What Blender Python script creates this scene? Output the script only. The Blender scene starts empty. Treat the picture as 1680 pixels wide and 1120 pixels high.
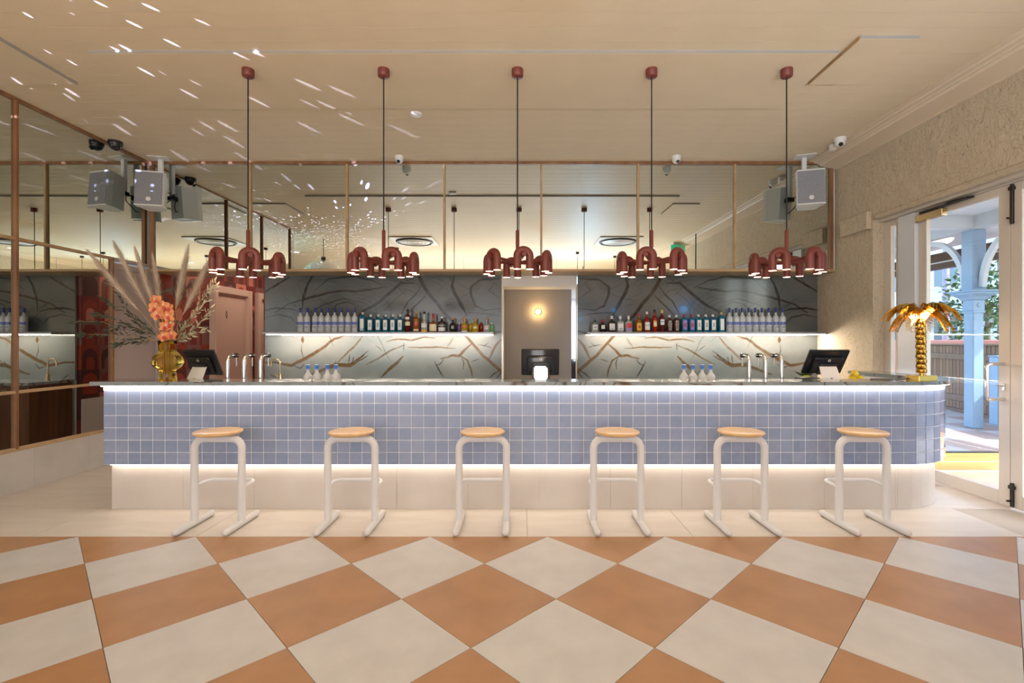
import bpy, bmesh, math, random
import numpy as np
from mathutils import Vector, Matrix, noise as mnoise
R_ = math.radians
PI = math.pi
random.seed(7)
scene = bpy.context.scene
COL = scene.collection

# ------------------------------------------------------------------ camera, world, light, exposure
F, HC, VX, VY = 795.0, 1.414, 854.0, 559.5          # focal length in px, eye height, vanishing point
def at(px, py, d):                                   # pixel + distance along the floor -> point
    return Vector(((px - VX) * d / F, d, HC + (VY - py) * d / F))
cam_d = bpy.data.cameras.new('camera'); cam = bpy.data.objects.new('camera', cam_d); COL.objects.link(cam)
cam_d.sensor_width = 36.0; cam_d.lens = 36.0 * F / 1680.0
cam_d.shift_x = -(VX - 840.0) / 1680.0; cam_d.shift_y = (VY - 560.0) / 1680.0
cam_d.clip_start = 0.05; cam_d.clip_end = 200
cam.location = (0, 0, HC); cam.rotation_euler = (PI / 2, 0, 0)
scene.camera = cam

world = bpy.data.worlds.new('world'); scene.world = world; world.use_nodes = True
wn = world.node_tree.nodes; wl = world.node_tree.links
sky = wn.new('ShaderNodeTexSky'); sky.sky_type = 'NISHITA'; sky.sun_disc = False
sky.sun_elevation = R_(42); sky.sun_rotation = R_(120); sky.air_density = 1.0; sky.dust_density = 2.0
wl.new(sky.outputs[0], wn['Background'].inputs[0]); wn['Background'].inputs[1].default_value = 1.3

sun_d = bpy.data.lights.new('sun', 'SUN'); sun_d.energy = 8.0; sun_d.angle = R_(1.0); sun_d.color = (1, 0.95, 0.86)
sun = bpy.data.objects.new('sun', sun_d); COL.objects.link(sun); sun.rotation_euler = (R_(46), 0, R_(62))

def area(name, loc, rot, sx, sy, power, color, spread=180):
    d = bpy.data.lights.new(name, 'AREA'); d.shape = 'RECTANGLE'; d.size = sx; d.size_y = sy
    d.energy = power; d.color = color; d.spread = R_(spread)
    o = bpy.data.objects.new(name, d); COL.objects.link(o); o.location = loc; o.rotation_euler = rot
    return o
# daylight coming through the shop front behind the camera and through the doors on the right
area('shopfront_daylight', (-1.5, -4.75, 1.75), (R_(90), 0, 0), 8.0, 2.6, 250, (0.84, 0.91, 1.0))
# added warm fill lights that brighten the ceiling, unseen behind the camera
UPL = [(-2.6, -1.3), (0.0, -1.3), (2.6, -1.3)]
for ux, uy in UPL:
    area('ceiling_fill_light', (ux, uy, 0.98), (PI, 0, 0), 2.2, 0.14, 98, (1.0, 0.82, 0.60))

vs = scene.view_settings
vs.view_transform = 'Standard'; vs.look = 'None'; vs.gamma = 1.0; vs.use_curve_mapping = False
vs.exposure = 0.08

# ------------------------------------------------------------------ helpers
class MB:
    def __init__(s): s.v = []; s.f = []; s.sm = []
    def add(s, vs_, fs, smooth=False):
        o = len(s.v); s.v += [tuple(p) for p in vs_]
        for f in fs: s.f.append(tuple(i + o for i in f)); s.sm.append(smooth)
        return s
    def box(s, lo, hi):
        x0, y0, z0 = lo; x1, y1, z1 = hi
        return s.add([(x0,y0,z0),(x1,y0,z0),(x1,y1,z0),(x0,y1,z0),(x0,y0,z1),(x1,y0,z1),(x1,y1,z1),(x0,y1,z1)],
                     [(0,3,2,1),(4,5,6,7),(0,1,5,4),(1,2,6,5),(2,3,7,6),(3,0,4,7)])
    def cbox(s, lo, hi, b):                           # chamfered box
        pts = []
        for i in (0, 1):
            for j in (0, 1):
                for k in (0, 1):
                    c = [(lo, hi)[i][0], (lo, hi)[j][1], (lo, hi)[k][2]]
                    sg = [1 - 2*i, 1 - 2*j, 1 - 2*k]
                    for a in range(3):
                        p = [c[q] + (sg[q]*b if q != a else 0) for q in range(3)]
                        pts.append(p)
        bm = bmesh.new()
        for p in pts: bm.verts.new(p)
        r = bmesh.ops.convex_hull(bm, input=bm.verts)
        bmesh.ops.dissolve_limit(bm, angle_limit=0.01, verts=bm.verts, edges=bm.edges)
        bm.verts.index_update()
        s.add([v.co[:] for v in bm.verts], [[v.index for v in f.verts] for f in bm.faces]); bm.free()
        return s
    def tube(s, path, r, n=12, caps=True, closed=False, smooth=True):
        P = [Vector(p) for p in path]; m = len(P)
        rs = list(r) if hasattr(r, '__len__') else [r] * m
        vs_ = []; up = None
        for i in range(m):
            if closed: t = P[(i+1) % m] - P[i-1]
            else: t = P[min(i+1, m-1)] - P[max(i-1, 0)]
            if t.length < 1e-9: t = Vector((0,0,1))
            t.normalize()
            if up is None:
                up = Vector((0,0,1)) if abs(t.z) < 0.9 else Vector((1,0,0))
            u = up - t * up.dot(t)
            if u.length < 1e-6: u = t.orthogonal()
            u.normalize(); w = t.cross(u); up = u
            for k in range(n):
                a = 2*PI*k/n
                vs_.append(P[i] + (u*math.cos(a) + w*math.sin(a)) * rs[i])
        fs = []
        for i in range(m if closed else m-1):
            j = (i+1) % m
            for k in range(n):
                q = (k+1) % n
                fs.append((i*n+k, i*n+q, j*n+q, j*n+k))
        s.add(vs_, fs, smooth)
        if caps and not closed:
            s.add(vs_[:n], [tuple(range(n))[::-1]]); s.add(vs_[-n:], [tuple(range(n))])
        return s
    def lathe(s, prof, n=24, c=(0,0,0), smooth=True, cap=True):
        vs_ = []
        for r, z in prof:
            for k in range(n):
                a = 2*PI*k/n; vs_.append((c[0]+r*math.cos(a), c[1]+r*math.sin(a), c[2]+z))
        fs = []
        for i in range(len(prof)-1):
            for k in range(n):
                q = (k+1) % n; fs.append((i*n+k, i*n+q, (i+1)*n+q, (i+1)*n+k))
        s.add(vs_, fs, smooth)
        if cap:
            if prof[0][0] > 1e-5: s.add(vs_[:n], [tuple(range(n))[::-1]])
            if prof[-1][0] > 1e-5: s.add(vs_[-n:], [tuple(range(n))])
        return s
    def prism(s, pts, z0, z1):                        # polygon (counter-clockwise) extruded in z
        n = len(pts)
        vs_ = [(x, y, z0) for x, y in pts] + [(x, y, z1) for x, y in pts]
        fs = [tuple(range(n))[::-1], tuple(range(n, 2*n))]
        for i in range(n): j = (i+1) % n; fs.append((i, j, n+j, n+i))
        return s.add(vs_, fs)
    def xf(s, M):
        s.v = [tuple(M @ Vector(p)) for p in s.v]; return s
    def mesh(s, name, m=None):
        me = bpy.data.meshes.new(name); me.from_pydata(s.v, [], s.f)
        me.polygons.foreach_set('use_smooth', s.sm)
        if m: me.materials.append(m)
        me.update(); return me
def link(name, data, parent=None, loc=(0,0,0), rot=(0,0,0)):
    o = bpy.data.objects.new(name, data); COL.objects.link(o)
    o.location = loc; o.rotation_euler = rot
    if parent: o.parent = parent
    return o
def obj(name, mb, m, parent=None, loc=(0,0,0), rot=(0,0,0)):
    return link(name, mb.mesh(name, m), parent, loc, rot)
def thing(name, label, cat, loc=(0,0,0), rz=0.0, group=None):
    o = link(name, None, None, loc, (0,0,rz)); return tag(o, label, cat, group)
def tag(o, label, cat, group=None):
    o['label'] = label; o['category'] = cat
    if group: o['group'] = group
    return o
def struct(name, mb, m, loc=(0,0,0)):
    o = obj(name, mb, m, None, loc) if mb else link(name, None, None, loc)
    o['kind'] = 'structure'; return o
def dup(o, parent=None, loc=None, rz=None):
    c = o.copy(); COL.objects.link(c); c.parent = parent
    if loc is not None: c.location = loc
    if rz is not None: c.rotation_euler = (0,0,rz)
    for ch in o.children: dup(ch, c)
    return c
def arc(c, r, a0, a1, n, ax='xz'):
    out = []
    for i in range(n+1):
        a = a0 + (a1-a0)*i/n; p = [c[0], c[1], c[2]]
        p['xyz'.index(ax[0])] += r*math.cos(a); p['xyz'.index(ax[1])] += r*math.sin(a); out.append(tuple(p))
    return out

# ------------------------------------------------------------------ materials
def mat(name, color, rough=0.5, metal=0.0, emit=0.0, ecol=None, trans=0.0, coat=0.0, spec=0.5, alpha=1.0, ior=1.45, sss=0):
    m = bpy.data.materials.new(name); m.use_nodes = True
    b = m.node_tree.nodes['Principled BSDF']
    b.inputs['Base Color'].default_value = (*color, 1); b.inputs['Roughness'].default_value = rough
    b.inputs['Metallic'].default_value = metal; b.inputs['Transmission Weight'].default_value = trans
    b.inputs['Coat Weight'].default_value = coat; b.inputs['Specular IOR Level'].default_value = spec
    b.inputs['IOR'].default_value = ior; b.inputs['Alpha'].default_value = alpha
    if emit: b.inputs['Emission Strength'].default_value = emit; b.inputs['Emission Color'].default_value = (*(ecol or color), 1)
    return m
def nodes(m): return m.node_tree.nodes, m.node_tree.links, m.node_tree.nodes['Principled BSDF']
def N(n, t, **kw):
    x = n.new(t)
    for k, v in kw.items(): setattr(x, k, v)
    return x
def noise_var(m, c2, scale=6, detail=4, lo=0.35, hi=0.65, stretch=(1,1,1), bump=0.0, bscale=None, bdist=0.002, rough2=None, coord='Object'):
    n, l, b = nodes(m)
    tc = N(n, 'ShaderNodeTexCoord'); mp = N(n, 'ShaderNodeMapping'); mp.inputs['Scale'].default_value = stretch
    l.new(tc.outputs[coord], mp.inputs[0])
    t = N(n, 'ShaderNodeTexNoise'); t.inputs['Scale'].default_value = scale; t.inputs['Detail'].default_value = detail
    l.new(mp.outputs[0], t.inputs['Vector'])
    r = N(n, 'ShaderNodeValToRGB'); r.color_ramp.elements[0].position = lo; r.color_ramp.elements[1].position = hi
    r.color_ramp.elements[0].color = b.inputs['Base Color'].default_value; r.color_ramp.elements[1].color = (*c2, 1)
    l.new(t.outputs['Fac'], r.inputs[0]); l.new(r.outputs[0], b.inputs['Base Color'])
    if bump:
        t2 = N(n, 'ShaderNodeTexNoise'); t2.inputs['Scale'].default_value = bscale or scale; t2.inputs['Detail'].default_value = 6
        l.new(mp.outputs[0], t2.inputs['Vector'])
        bp = N(n, 'ShaderNodeBump'); bp.inputs['Strength'].default_value = bump; bp.inputs['Distance'].default_value = bdist
        l.new(t2.outputs['Fac'], bp.inputs['Height']); l.new(bp.outputs[0], b.inputs['Normal'])
    return m
def random_tint(m, c1, c2, island=False):
    n, l, b = nodes(m)
    src = N(n, 'ShaderNodeNewGeometry').outputs['Random Per Island'] if island else N(n, 'ShaderNodeObjectInfo').outputs['Random']
    r = N(n, 'ShaderNodeValToRGB'); r.color_ramp.elements[0].color = (*c1, 1); r.color_ramp.elements[1].color = (*c2, 1)
    l.new(src, r.inputs[0])
    tc = N(n, 'ShaderNodeTexCoord'); t = N(n, 'ShaderNodeTexNoise'); t.inputs['Scale'].default_value = 14; t.inputs['Detail'].default_value = 3
    l.new(tc.outputs['Object'], t.inputs['Vector'])
    mx = N(n, 'ShaderNodeMix', data_type='RGBA', blend_type='MULTIPLY'); mx.inputs[0].default_value = 0.3
    l.new(r.outputs[0], mx.inputs[6]); l.new(t.outputs['Fac'], mx.inputs[7]); l.new(mx.outputs[2], b.inputs['Base Color'])
    bp = N(n, 'ShaderNodeBump'); bp.inputs['Strength'].default_value = 0.25; bp.inputs['Distance'].default_value = 0.004
    l.new(t.outputs['Fac'], bp.inputs['Height']); l.new(bp.outputs[0], b.inputs['Normal'])
    return m
def wood(name, c1, c2, scale=3, stretch=(1,1,1), rough=0.45, coat=0.0):
    m = mat(name, c1, rough, coat=coat)
    return noise_var(m, c2, scale, 6, 0.35, 0.68, stretch, bump=0.08, bdist=0.001)

M = {}
M['ceiling'] = noise_var(mat('painted_board', (0.72, 0.61, 0.44), 0.5), (0.75, 0.635, 0.465), 3)
M['ceil_gap'] = mat('board_gap', (0.30, 0.26, 0.21), 0.8)
M['ceil_edge'] = mat('panel_edge', (0.34, 0.33, 0.31), 0.6)
M['crown'] = mat('crown_paint', (0.72, 0.60, 0.45), 0.5)
def stucco():
    m = mat('stucco', (0.66, 0.585, 0.46), 0.85)
    n, l, b = nodes(m)
    tc = N(n, 'ShaderNodeTexCoord'); mp = N(n, 'ShaderNodeMapping'); mp.inputs['Rotation'].default_value = (0.4, 0.3, 0.2)
    mp.inputs['Scale'].default_value = (1.6, 1.6, 0.8); l.new(tc.outputs['Object'], mp.inputs[0])
    w = N(n, 'ShaderNodeTexNoise'); w.inputs['Scale'].default_value = 3.5; l.new(mp.outputs[0], w.inputs['Vector'])
    ad = N(n, 'ShaderNodeVectorMath', operation='MULTIPLY_ADD'); ad.inputs[1].default_value = (0.5, 0.5, 0.5)
    l.new(w.outputs['Color'], ad.inputs[0]); l.new(mp.outputs[0], ad.inputs[2])
    v = N(n, 'ShaderNodeTexNoise'); v.inputs['Scale'].default_value = 26; v.inputs['Detail'].default_value = 7; v.inputs['Roughness'].default_value = 0.68
    v.inputs['Distortion'].default_value = 1.6
    l.new(ad.outputs[0], v.inputs['Vector'])
    r = N(n, 'ShaderNodeValToRGB'); e = r.color_ramp.elements
    e[0].position = 0.36; e[0].color = (0.36, 0.29, 0.2, 1); e[1].position = 0.44; e[1].color = (0.64, 0.53, 0.375, 1)
    e2 = r.color_ramp.elements.new(0.72); e2.color = (0.72, 0.64, 0.51, 1)
    l.new(v.outputs['Fac'], r.inputs[0]); l.new(r.outputs[0], b.inputs['Base Color'])
    bp = N(n, 'ShaderNodeBump'); bp.inputs['Strength'].default_value = 0.9; bp.inputs['Distance'].default_value = 0.013
    l.new(v.outputs['Fac'], bp.inputs['Height']); l.new(bp.outputs[0], b.inputs['Normal'])
    return m
M['stucco'] = stucco()
M['border'] = noise_var(mat('border_tile', (0.66, 0.60, 0.54), 0.42), (0.60, 0.54, 0.48), 2.5, stretch=(1,4,1))
M['floor_white'] = noise_var(mat('floor_tile_white', (0.585, 0.57, 0.565), 0.40), (0.53, 0.515, 0.51), 5)
M['floor_tan'] = noise_var(mat('floor_tile_tan', (0.43, 0.225, 0.098), 0.40), (0.37, 0.19, 0.082), 4)
M['grout'] = mat('grout', (0.5, 0.44, 0.38), 0.8)
M['plinth'] = noise_var(mat('plinth_tile', (0.56, 0.53, 0.51), 0.45), (0.5, 0.47, 0.45), 3)
M['kick'] = noise_var(mat('kick_tile', (0.60, 0.55, 0.51), 0.42), (0.55, 0.50, 0.46), 3)
M['mirror'] = mat('mirror_glass', (0.64, 0.675, 0.65), 0.008, 1.0)
M['frame'] = wood('walnut_frame', (0.20, 0.09, 0.04), (0.32, 0.16, 0.07), 8, (1,1,0.2), 0.4)
M['gold_rail'] = wood('oak_rail', (0.42, 0.27, 0.13), (0.5, 0.34, 0.18), 8, (0.2,1,1), 0.4)
M['soffit'] = wood('soffit_wood', (0.42, 0.32, 0.19), (0.48, 0.37, 0.23), 5, (0.2,1,1), 0.4)
M['walnut'] = wood('walnut', (0.09, 0.035, 0.014), (0.15, 0.062, 0.025), 6, (3,3,0.15), 0.4)
M['glaze'] = random_tint(mat('blue_glaze', (0.25, 0.33, 0.5), 0.10, coat=0.4), (0.28, 0.35, 0.53), (0.34, 0.40, 0.58))
M['glaze_join'] = random_tint(mat('blue_glaze_joined', (0.25, 0.33, 0.5), 0.10, coat=0.4), (0.28, 0.35, 0.53), (0.34, 0.40, 0.58), True)
M['tile_grout'] = mat('tile_grout', (0.86, 0.85, 0.87), 0.6)
M['led'] = mat('led_strip', (1,0.93,0.84), 0.5, emit=17, ecol=(1, 0.92, 0.82))
M['led_low'] = mat('led_strip_low', (1,0.9,0.76), 0.5, emit=11, ecol=(1, 0.88, 0.74))
M['led_shelf'] = mat('led_strip_shelf', (1,0.9,0.76), 0.5, emit=215, ecol=(1, 0.86, 0.70))
M['led_orange'] = mat('led_strip_amber', (1,0.6,0.2), 0.5, emit=16, ecol=(1, 0.32, 0.04))
M['steel'] = mat('polished_steel', (0.78, 0.78, 0.8), 0.14, 1.0)
M['brushed'] = mat('brushed_steel', (0.6, 0.6, 0.6), 0.35, 1.0)
M['brass'] = mat('brushed_brass', (0.62, 0.48, 0.28), 0.25, 1.0)
M['gold'] = mat('gold_leaf', (0.85, 0.56, 0.13), 0.22, 1.0)
M['black'] = mat('black_plastic', (0.012, 0.012, 0.014), 0.35)
M['black_gloss'] = mat('black_gloss', (0.015, 0.016, 0.02), 0.14)
M['dark_metal'] = mat('dark_metal', (0.05, 0.045, 0.04), 0.4, 0.7)
M['white_plastic'] = mat('white_plastic', (0.78, 0.78, 0.77), 0.35)
M['white_metal'] = mat('white_powder_coat', (0.70, 0.69, 0.70), 0.35)
M['seat'] = wood('oak_seat', (0.62, 0.38, 0.17), (0.72, 0.47, 0.23), 6, (0.5,8,1), 0.35, coat=0.2)
M['terracotta'] = noise_var(mat('terracotta_paint', (0.165, 0.036, 0.027), 0.42), (0.19, 0.043, 0.031), 6)
M['bulb'] = mat('pendant_bulb', (1, 0.8, 0.6), 0.5, emit=26, ecol=(1, 0.72, 0.46))
M['cord'] = mat('black_cord', (0.01, 0.01, 0.01), 0.6)
M['grille'] = noise_var(mat('speaker_grille', (0.30, 0.31, 0.34), 0.6), (0.2, 0.21, 0.24), 220, 1, 0.45, 0.55)
M['speaker'] = mat('speaker_white', (0.74, 0.76, 0.76), 0.4)
M['pink_paint'] = mat('pink_paint', (0.64, 0.46, 0.37), 0.45)
M['mauve_paint'] = mat('mauve_paint', (0.42, 0.35, 0.33), 0.5)
M['grey_wall'] = mat('grey_wall', (0.27, 0.235, 0.21), 0.7)
M['white_wall'] = mat('white_wall', (0.72, 0.70, 0.67), 0.7)
M['light_wall'] = mat('light_wall', (0.8, 0.82, 0.84), 0.6)
M['cream_alu'] = mat('cream_aluminium', (0.66, 0.60, 0.53), 0.35)
M['pale_alu'] = mat('pale_aluminium', (0.68, 0.70, 0.74), 0.35)
def glass_mat():
    m = bpy.data.materials.new('window_glass'); m.use_nodes = True
    n, l = m.node_tree.nodes, m.node_tree.links; n.clear()
    o = N(n, 'ShaderNodeOutputMaterial'); mx = N(n, 'ShaderNodeMixShader'); t = N(n, 'ShaderNodeBsdfTransparent')
    g = N(n, 'ShaderNodeBsdfGlossy'); g.inputs['Roughness'].default_value = 0.0
    t.inputs[0].default_value = (0.93, 0.96, 0.97, 1)
    lw = N(n, 'ShaderNodeLayerWeight'); lw.inputs[0].default_value = 0.5
    pw = N(n, 'ShaderNodeMath', operation='POWER'); pw.inputs[1].default_value = 5.0; l.new(lw.outputs['Facing'], pw.inputs[0])
    sc_ = N(n, 'ShaderNodeMath', operation='MULTIPLY_ADD'); sc_.inputs[1].default_value = 0.9; sc_.inputs[2].default_value = 0.035; l.new(pw.outputs[0], sc_.inputs[0])
    l.new(sc_.outputs[0], mx.inputs[0]); l.new(t.outputs[0], mx.inputs[1]); l.new(g.outputs[0], mx.inputs[2]); l.new(mx.outputs[0], o.inputs[0])
    return m
M['glass'] = glass_mat()
def marble(name, base1, base2, vein, gold):
    m = mat(name, base1, 0.12, coat=0.3)
    n, l, b = nodes(m)
    tc = N(n, 'ShaderNodeTexCoord')
    t = N(n, 'ShaderNodeTexNoise'); t.inputs['Scale'].default_value = 1.6; t.inputs['Detail'].default_value = 6; t.inputs['Distortion'].default_value = 1.2
    l.new(tc.outputs['Object'], t.inputs['Vector'])
    r = N(n, 'ShaderNodeValToRGB'); r.color_ramp.elements[0].color = (*base1, 1); r.color_ramp.elements[1].color = (*base2, 1)
    r.color_ramp.elements[0].position = 0.35; r.color_ramp.elements[1].position = 0.7
    l.new(t.outputs['Fac'], r.inputs[0])
    v = N(n, 'ShaderNodeTexNoise'); v.inputs['Scale'].default_value = 1.1; v.inputs['Detail'].default_value = 3; v.inputs['Distortion'].default_value = 2.2
    l.new(tc.outputs['Object'], v.inputs['Vector'])
    r2 = N(n, 'ShaderNodeValToRGB'); e = r2.color_ramp.elements
    e[0].position = 0.485; e[0].color = (0,0,0,1); e[1].position = 0.50; e[1].color = (1,1,1,1)
    k = e.new(0.515); k.color = (0,0,0,1)
    l.new(v.outputs['Fac'], r2.inputs[0])
    mx = N(n, 'ShaderNodeMix', data_type='RGBA'); l.new(r2.outputs[0], mx.inputs[0]); l.new(r.outputs[0], mx.inputs[6]); mx.inputs[7].default_value = (*vein, 1)
    l.new(mx.outputs[2], b.inputs['Base Color'])
    return m
M['marble'] = marble('dark_marble', (0.20, 0.235, 0.25), (0.34, 0.37, 0.38), (0.10, 0.05, 0.025), (0.4, 0.2, 0.05))
def slab_mat():
    m = mat('veined_marble', (0.4,0.4,0.4), 0.16, coat=0.08, spec=0.4); n, l, b = nodes(m)
    a = N(n, 'ShaderNodeVertexColor'); a.layer_name = 'vein'
    l.new(a.outputs[0], b.inputs['Base Color']); return m
M['slab'] = slab_mat()
def wallpaper():
    """printed arch wallpaper: square cells, each with an arch or a disc, in reds, pinks and brown"""
    m = mat('arch_wallpaper', (0.3, 0.05, 0.03), 0.7); n, l, b = nodes(m)
    tc = N(n, 'ShaderNodeTexCoord'); sp = N(n, 'ShaderNodeSeparateXYZ'); l.new(tc.outputs['Object'], sp.inputs[0])
    def math_(op, a, c=None, d=None):
        x = N(n, 'ShaderNodeMath', operation=op)
        for i, q in enumerate((a, c, d)):
            if q is None: continue
            if isinstance(q, (int, float)): x.inputs[i].default_value = q
            else: l.new(q, x.inputs[i])
        return x.outputs[0]
    CW, CH = 0.30, 0.34
    u = math_('DIVIDE', sp.outputs['Y'], CW); v = math_('DIVIDE', sp.outputs['Z'], CH)
    fu = math_('FRACT', u); fv = math_('FRACT', v); iu = math_('FLOOR', u); iv = math_('FLOOR', v)
    cb = N(n, 'ShaderNodeCombineXYZ'); l.new(iu, cb.inputs[0]); l.new(iv, cb.inputs[1])
    wnz = N(n, 'ShaderNodeTexWhiteNoise', noise_dimensions='2D'); l.new(cb.outputs[0], wnz.inputs['Vector'])
    def ramp(src, cols):
        r = N(n, 'ShaderNodeValToRGB'); r.color_ramp.interpolation = 'CONSTANT'
        e = r.color_ramp.elements
        while len(e) < len(cols): e.new(0.5)
        for i, c in enumerate(cols): e[i].position = i/len(cols); e[i].color = (*c, 1)
        l.new(src, r.inputs[0]); return r.outputs[0]
    red, pink, brown, maroon, dusk = (0.30,0.045,0.022), (0.62,0.21,0.15), (0.10,0.028,0.022), (0.20,0.03,0.022), (0.22,0.10,0.085)
    bg = ramp(wnz.outputs['Value'], [pink, maroon, dusk, brown, red])
    sep = N(n, 'ShaderNodeSeparateColor'); l.new(wnz.outputs['Color'], sep.inputs[0])
    fg = ramp(sep.outputs[1], [red, brown, maroon, dusk, red])
    fg2 = ramp(sep.outputs[2], [brown, pink, maroon, red, dusk])
    du = math_('ABSOLUTE', math_('SUBTRACT', fu, 0.5))
    def arch(w, h):                                     # 1 inside an arch of half-width w and springing height h
        leg = math_('MULTIPLY', math_('LESS_THAN', du, w), math_('LESS_THAN', fv, h))
        dv = math_('MULTIPLY', math_('SUBTRACT', fv, h), CH/CW)
        rr = math_('SQRT', math_('ADD', math_('POWER', du, 2.0), math_('POWER', dv, 2.0)))
        return math_('MAXIMUM', leg, math_('LESS_THAN', rr, w))
    def mix(f, a, c):
        x = N(n, 'ShaderNodeMix', data_type='RGBA'); l.new(f, x.inputs[0]); l.new(a, x.inputs[6]); l.new(c, x.inputs[7]); return x.outputs[2]
    c1 = mix(arch(0.40, 0.5), bg, fg); c2 = mix(arch(0.22, 0.32), c1, fg2)
    l.new(c2, b.inputs['Base Color']); return m
M['wallpaper'] = wallpaper()

# ------------------------------------------------------------------ main dimensions
XL, XR = -4.727, 4.02          # mirror wall on the left, stucco wall on the right
DM, DS = 6.17, 6.56            # plane of the mirror band, plane of the marble splashback
ZC = 3.70                      # ceiling
ZSOF = 2.30                    # underside of the mirror band
XW = -9.0                      # far left wall of the room behind the camera
DB = -5.0                      # wall behind the camera

# ------------------------------------------------------------------ floor
fl = struct('floor', MB().box((XW, DB, -0.12), (XR + 0.3, 10.2, -0.012)), M['grout'])
HD = 0.42426                                           # half diagonal of a 600 mm tile
D0 = 3.508                                             # line where the checker starts
g = 0.0015
def floor_tile_mesh(nm, m, pts): return MB().prism(pts, -0.0119, 0.0).mesh(nm, m)
e_ = HD - g*1.4
diam = [(0,-e_),(e_,0),(0,e_),(-e_,0)]
half = [(0,-e_),(e_,0),(-e_,0)]
tw = floor_tile_mesh('tile', M['floor_white'], diam); tt = floor_tile_mesh('tile', M['floor_tan'], diam); th = floor_tile_mesh('tile', M['floor_tan'], half)
rest_w, rest_t = MB(), MB()
def put(nm_mesh, x, d, rest, pts):
    if d > 1.2 and x - HD > -5.2 and x + HD < 4.7:
        link('tile', nm_mesh, fl, (x, d, 0))
    elif x - HD > XW and x + HD < 4.7 and d - HD > DB:
        rest.prism([(x+p[0], d+p[1]) for p in pts], -0.0119, 0.0)
for row in range(0, 20):
    d = D0 - row*HD
    off = 0.195 + (HD if row % 2 == 0 else 0)
    for k in range(-12, 7):
        x = off + k*2*HD
        if row == 0: put(th, x, d - g, rest_t, half)
        elif row % 2: put(tw, x, d, rest_w, diam)
        else: put(tt, x, d, rest_t, diam)
for rb, m_ in ((rest_w, 'floor_white'), (rest_t, 'floor_tan')):
    o = obj('tile_field', rb, M[m_], fl); o['kind'] = 'stuff'
# pale border tiles between the checker and the bar, and on behind it
bw = 1.2
bt = MB().box((-bw/2+g, -0.3+g, -0.0119), (bw/2-g, 0.3-g, 0)).mesh('border_tile', M['border'])
y = D0 + 0.3
r = 0
while y < 9.6:
    x = -8.4 + (bw/2 if r % 2 else 0)
    while x < 4.6:
        if y < 5.4 and x > -5.4: link('border_tile', bt, fl, (x - 0.55, y, 0))
        x += bw
    y += 0.6; r += 1
obj('border_field', MB().box((XL, 5.309, -0.0119), (XR + 0.25, 10.2, -0.0005)), M['border'], fl)
obj('border_field', MB().box((XW, D0, -0.0119), (-6.0, 10.2, -0.0005)), M['border'], fl)

# ------------------------------------------------------------------ ceiling of painted boards
ce = struct('ceiling', MB().box((XW, DB, ZC + 0.012), (XR + 0.3, DM + 0.35, ZC + 0.12)), M['ceil_gap'])
BP = 0.158
bl = MB().box((XW, 0.002, 0), (XR + 0.28, BP - 0.002, 0.0125)).mesh('board', M['ceiling'])
y = DB
while y < DM + 0.2:
    link('board', bl, ce, (0, y, ZC)); y += BP
def drop_panel(x0, x1, y0, y1, t=0.022):
    p = obj('drop_panel', MB().box((x0, y0, ZC - t), (x1, y1, ZC - 0.0005)), M['ceiling'], ce)
    obj('panel_edge', MB().box((x0, y0 - 0.006, ZC - t + 0.002), (x1, y0, ZC - 0.0005)), M['ceil_edge'], p)
    obj('panel_edge', MB().box((x0, y1, ZC - t + 0.002), (x1, y1 + 0.006, ZC - 0.0005)), M['ceil_edge'], p)
    return p
drop_panel(-3.40, 2.51, 3.815, 4.72)
hp = drop_panel(2.545, 2.99, 3.63, 4.28)
obj('panel_edge', MB().box((2.537, 3.63, ZC - 0.026), (2.545, 4.28, ZC - 0.0005)), M['gold_rail'], hp)
hp = drop_panel(-4.55, -3.92, 3.62, 4.28)
obj('panel_edge', MB().box((-3.92, 3.62, ZC - 0.024), (-3.911, 4.28, ZC - 0.0005)), M['ceil_edge'], hp)
# cornice along the stucco wall
cr = MB()
prof = [(3.66, 3.6995), (3.66, 3.69), (3.72, 3.684), (3.725, 3.672), (3.77, 3.668), (3.775, 3.66), (3.80, 3.656), (3.815, 3.64), (4.0, 3.60), (4.0, 3.585), (4.019, 3.585), (4.019, 3.6995)]
n_ = len(prof)
cr.add([(x, DB + 0.01, z) for x, z in prof] + [(x, DM - 0.002, z) for x, z in prof],
       [tuple(range(n_)), tuple(range(n_, 2*n_))[::-1]] + [(i, n_+i, n_+(i+1) % n_, (i+1) % n_) for i in range(n_)])
struct('trim_1', cr, M['crown'])

# ------------------------------------------------------------------ walls
# right: stucco with a door opening from d=2.9 to 5.53
WT = 0.25
wr = MB()
wr.box((XR, 5.53, 0), (XR + WT, DS + 0.5, ZC + 0.05))
wr.box((XR, DB, 2.84), (XR + WT, 5.53, ZC + 0.05))
wr.box((XR, DB, 0), (XR + WT, 2.6, 2.84))
wall_r = struct('wall_right', wr, M['stucco'])
obj('lintel_mould', MB().tube([(XR + 0.02, 2.6, 2.825), (XR + 0.02, 5.5, 2.825)], 0.035, 10), M['stucco'], wall_r)
obj('lintel_board', MB().box((XR + 0.06, 2.6, 2.765), (XR + WT, 5.53, 2.839)), M['cream_alu'], wall_r)
# behind the camera, far left, and the left wall of the room
struct('wall_front', MB().box((XW, DB - 0.2, 0), (XR + 0.3, DB, ZC + 0.05)), M['white_wall'])
wl_ = MB().box((XW - 0.2, DB, 0), (XW, 2.2, ZC + 0.05)).box((XW, 2.2, 0), (XL - 0.2, 2.4, ZC + 0.05))
struct('wall_far', wl_, M['white_wall'])

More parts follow.
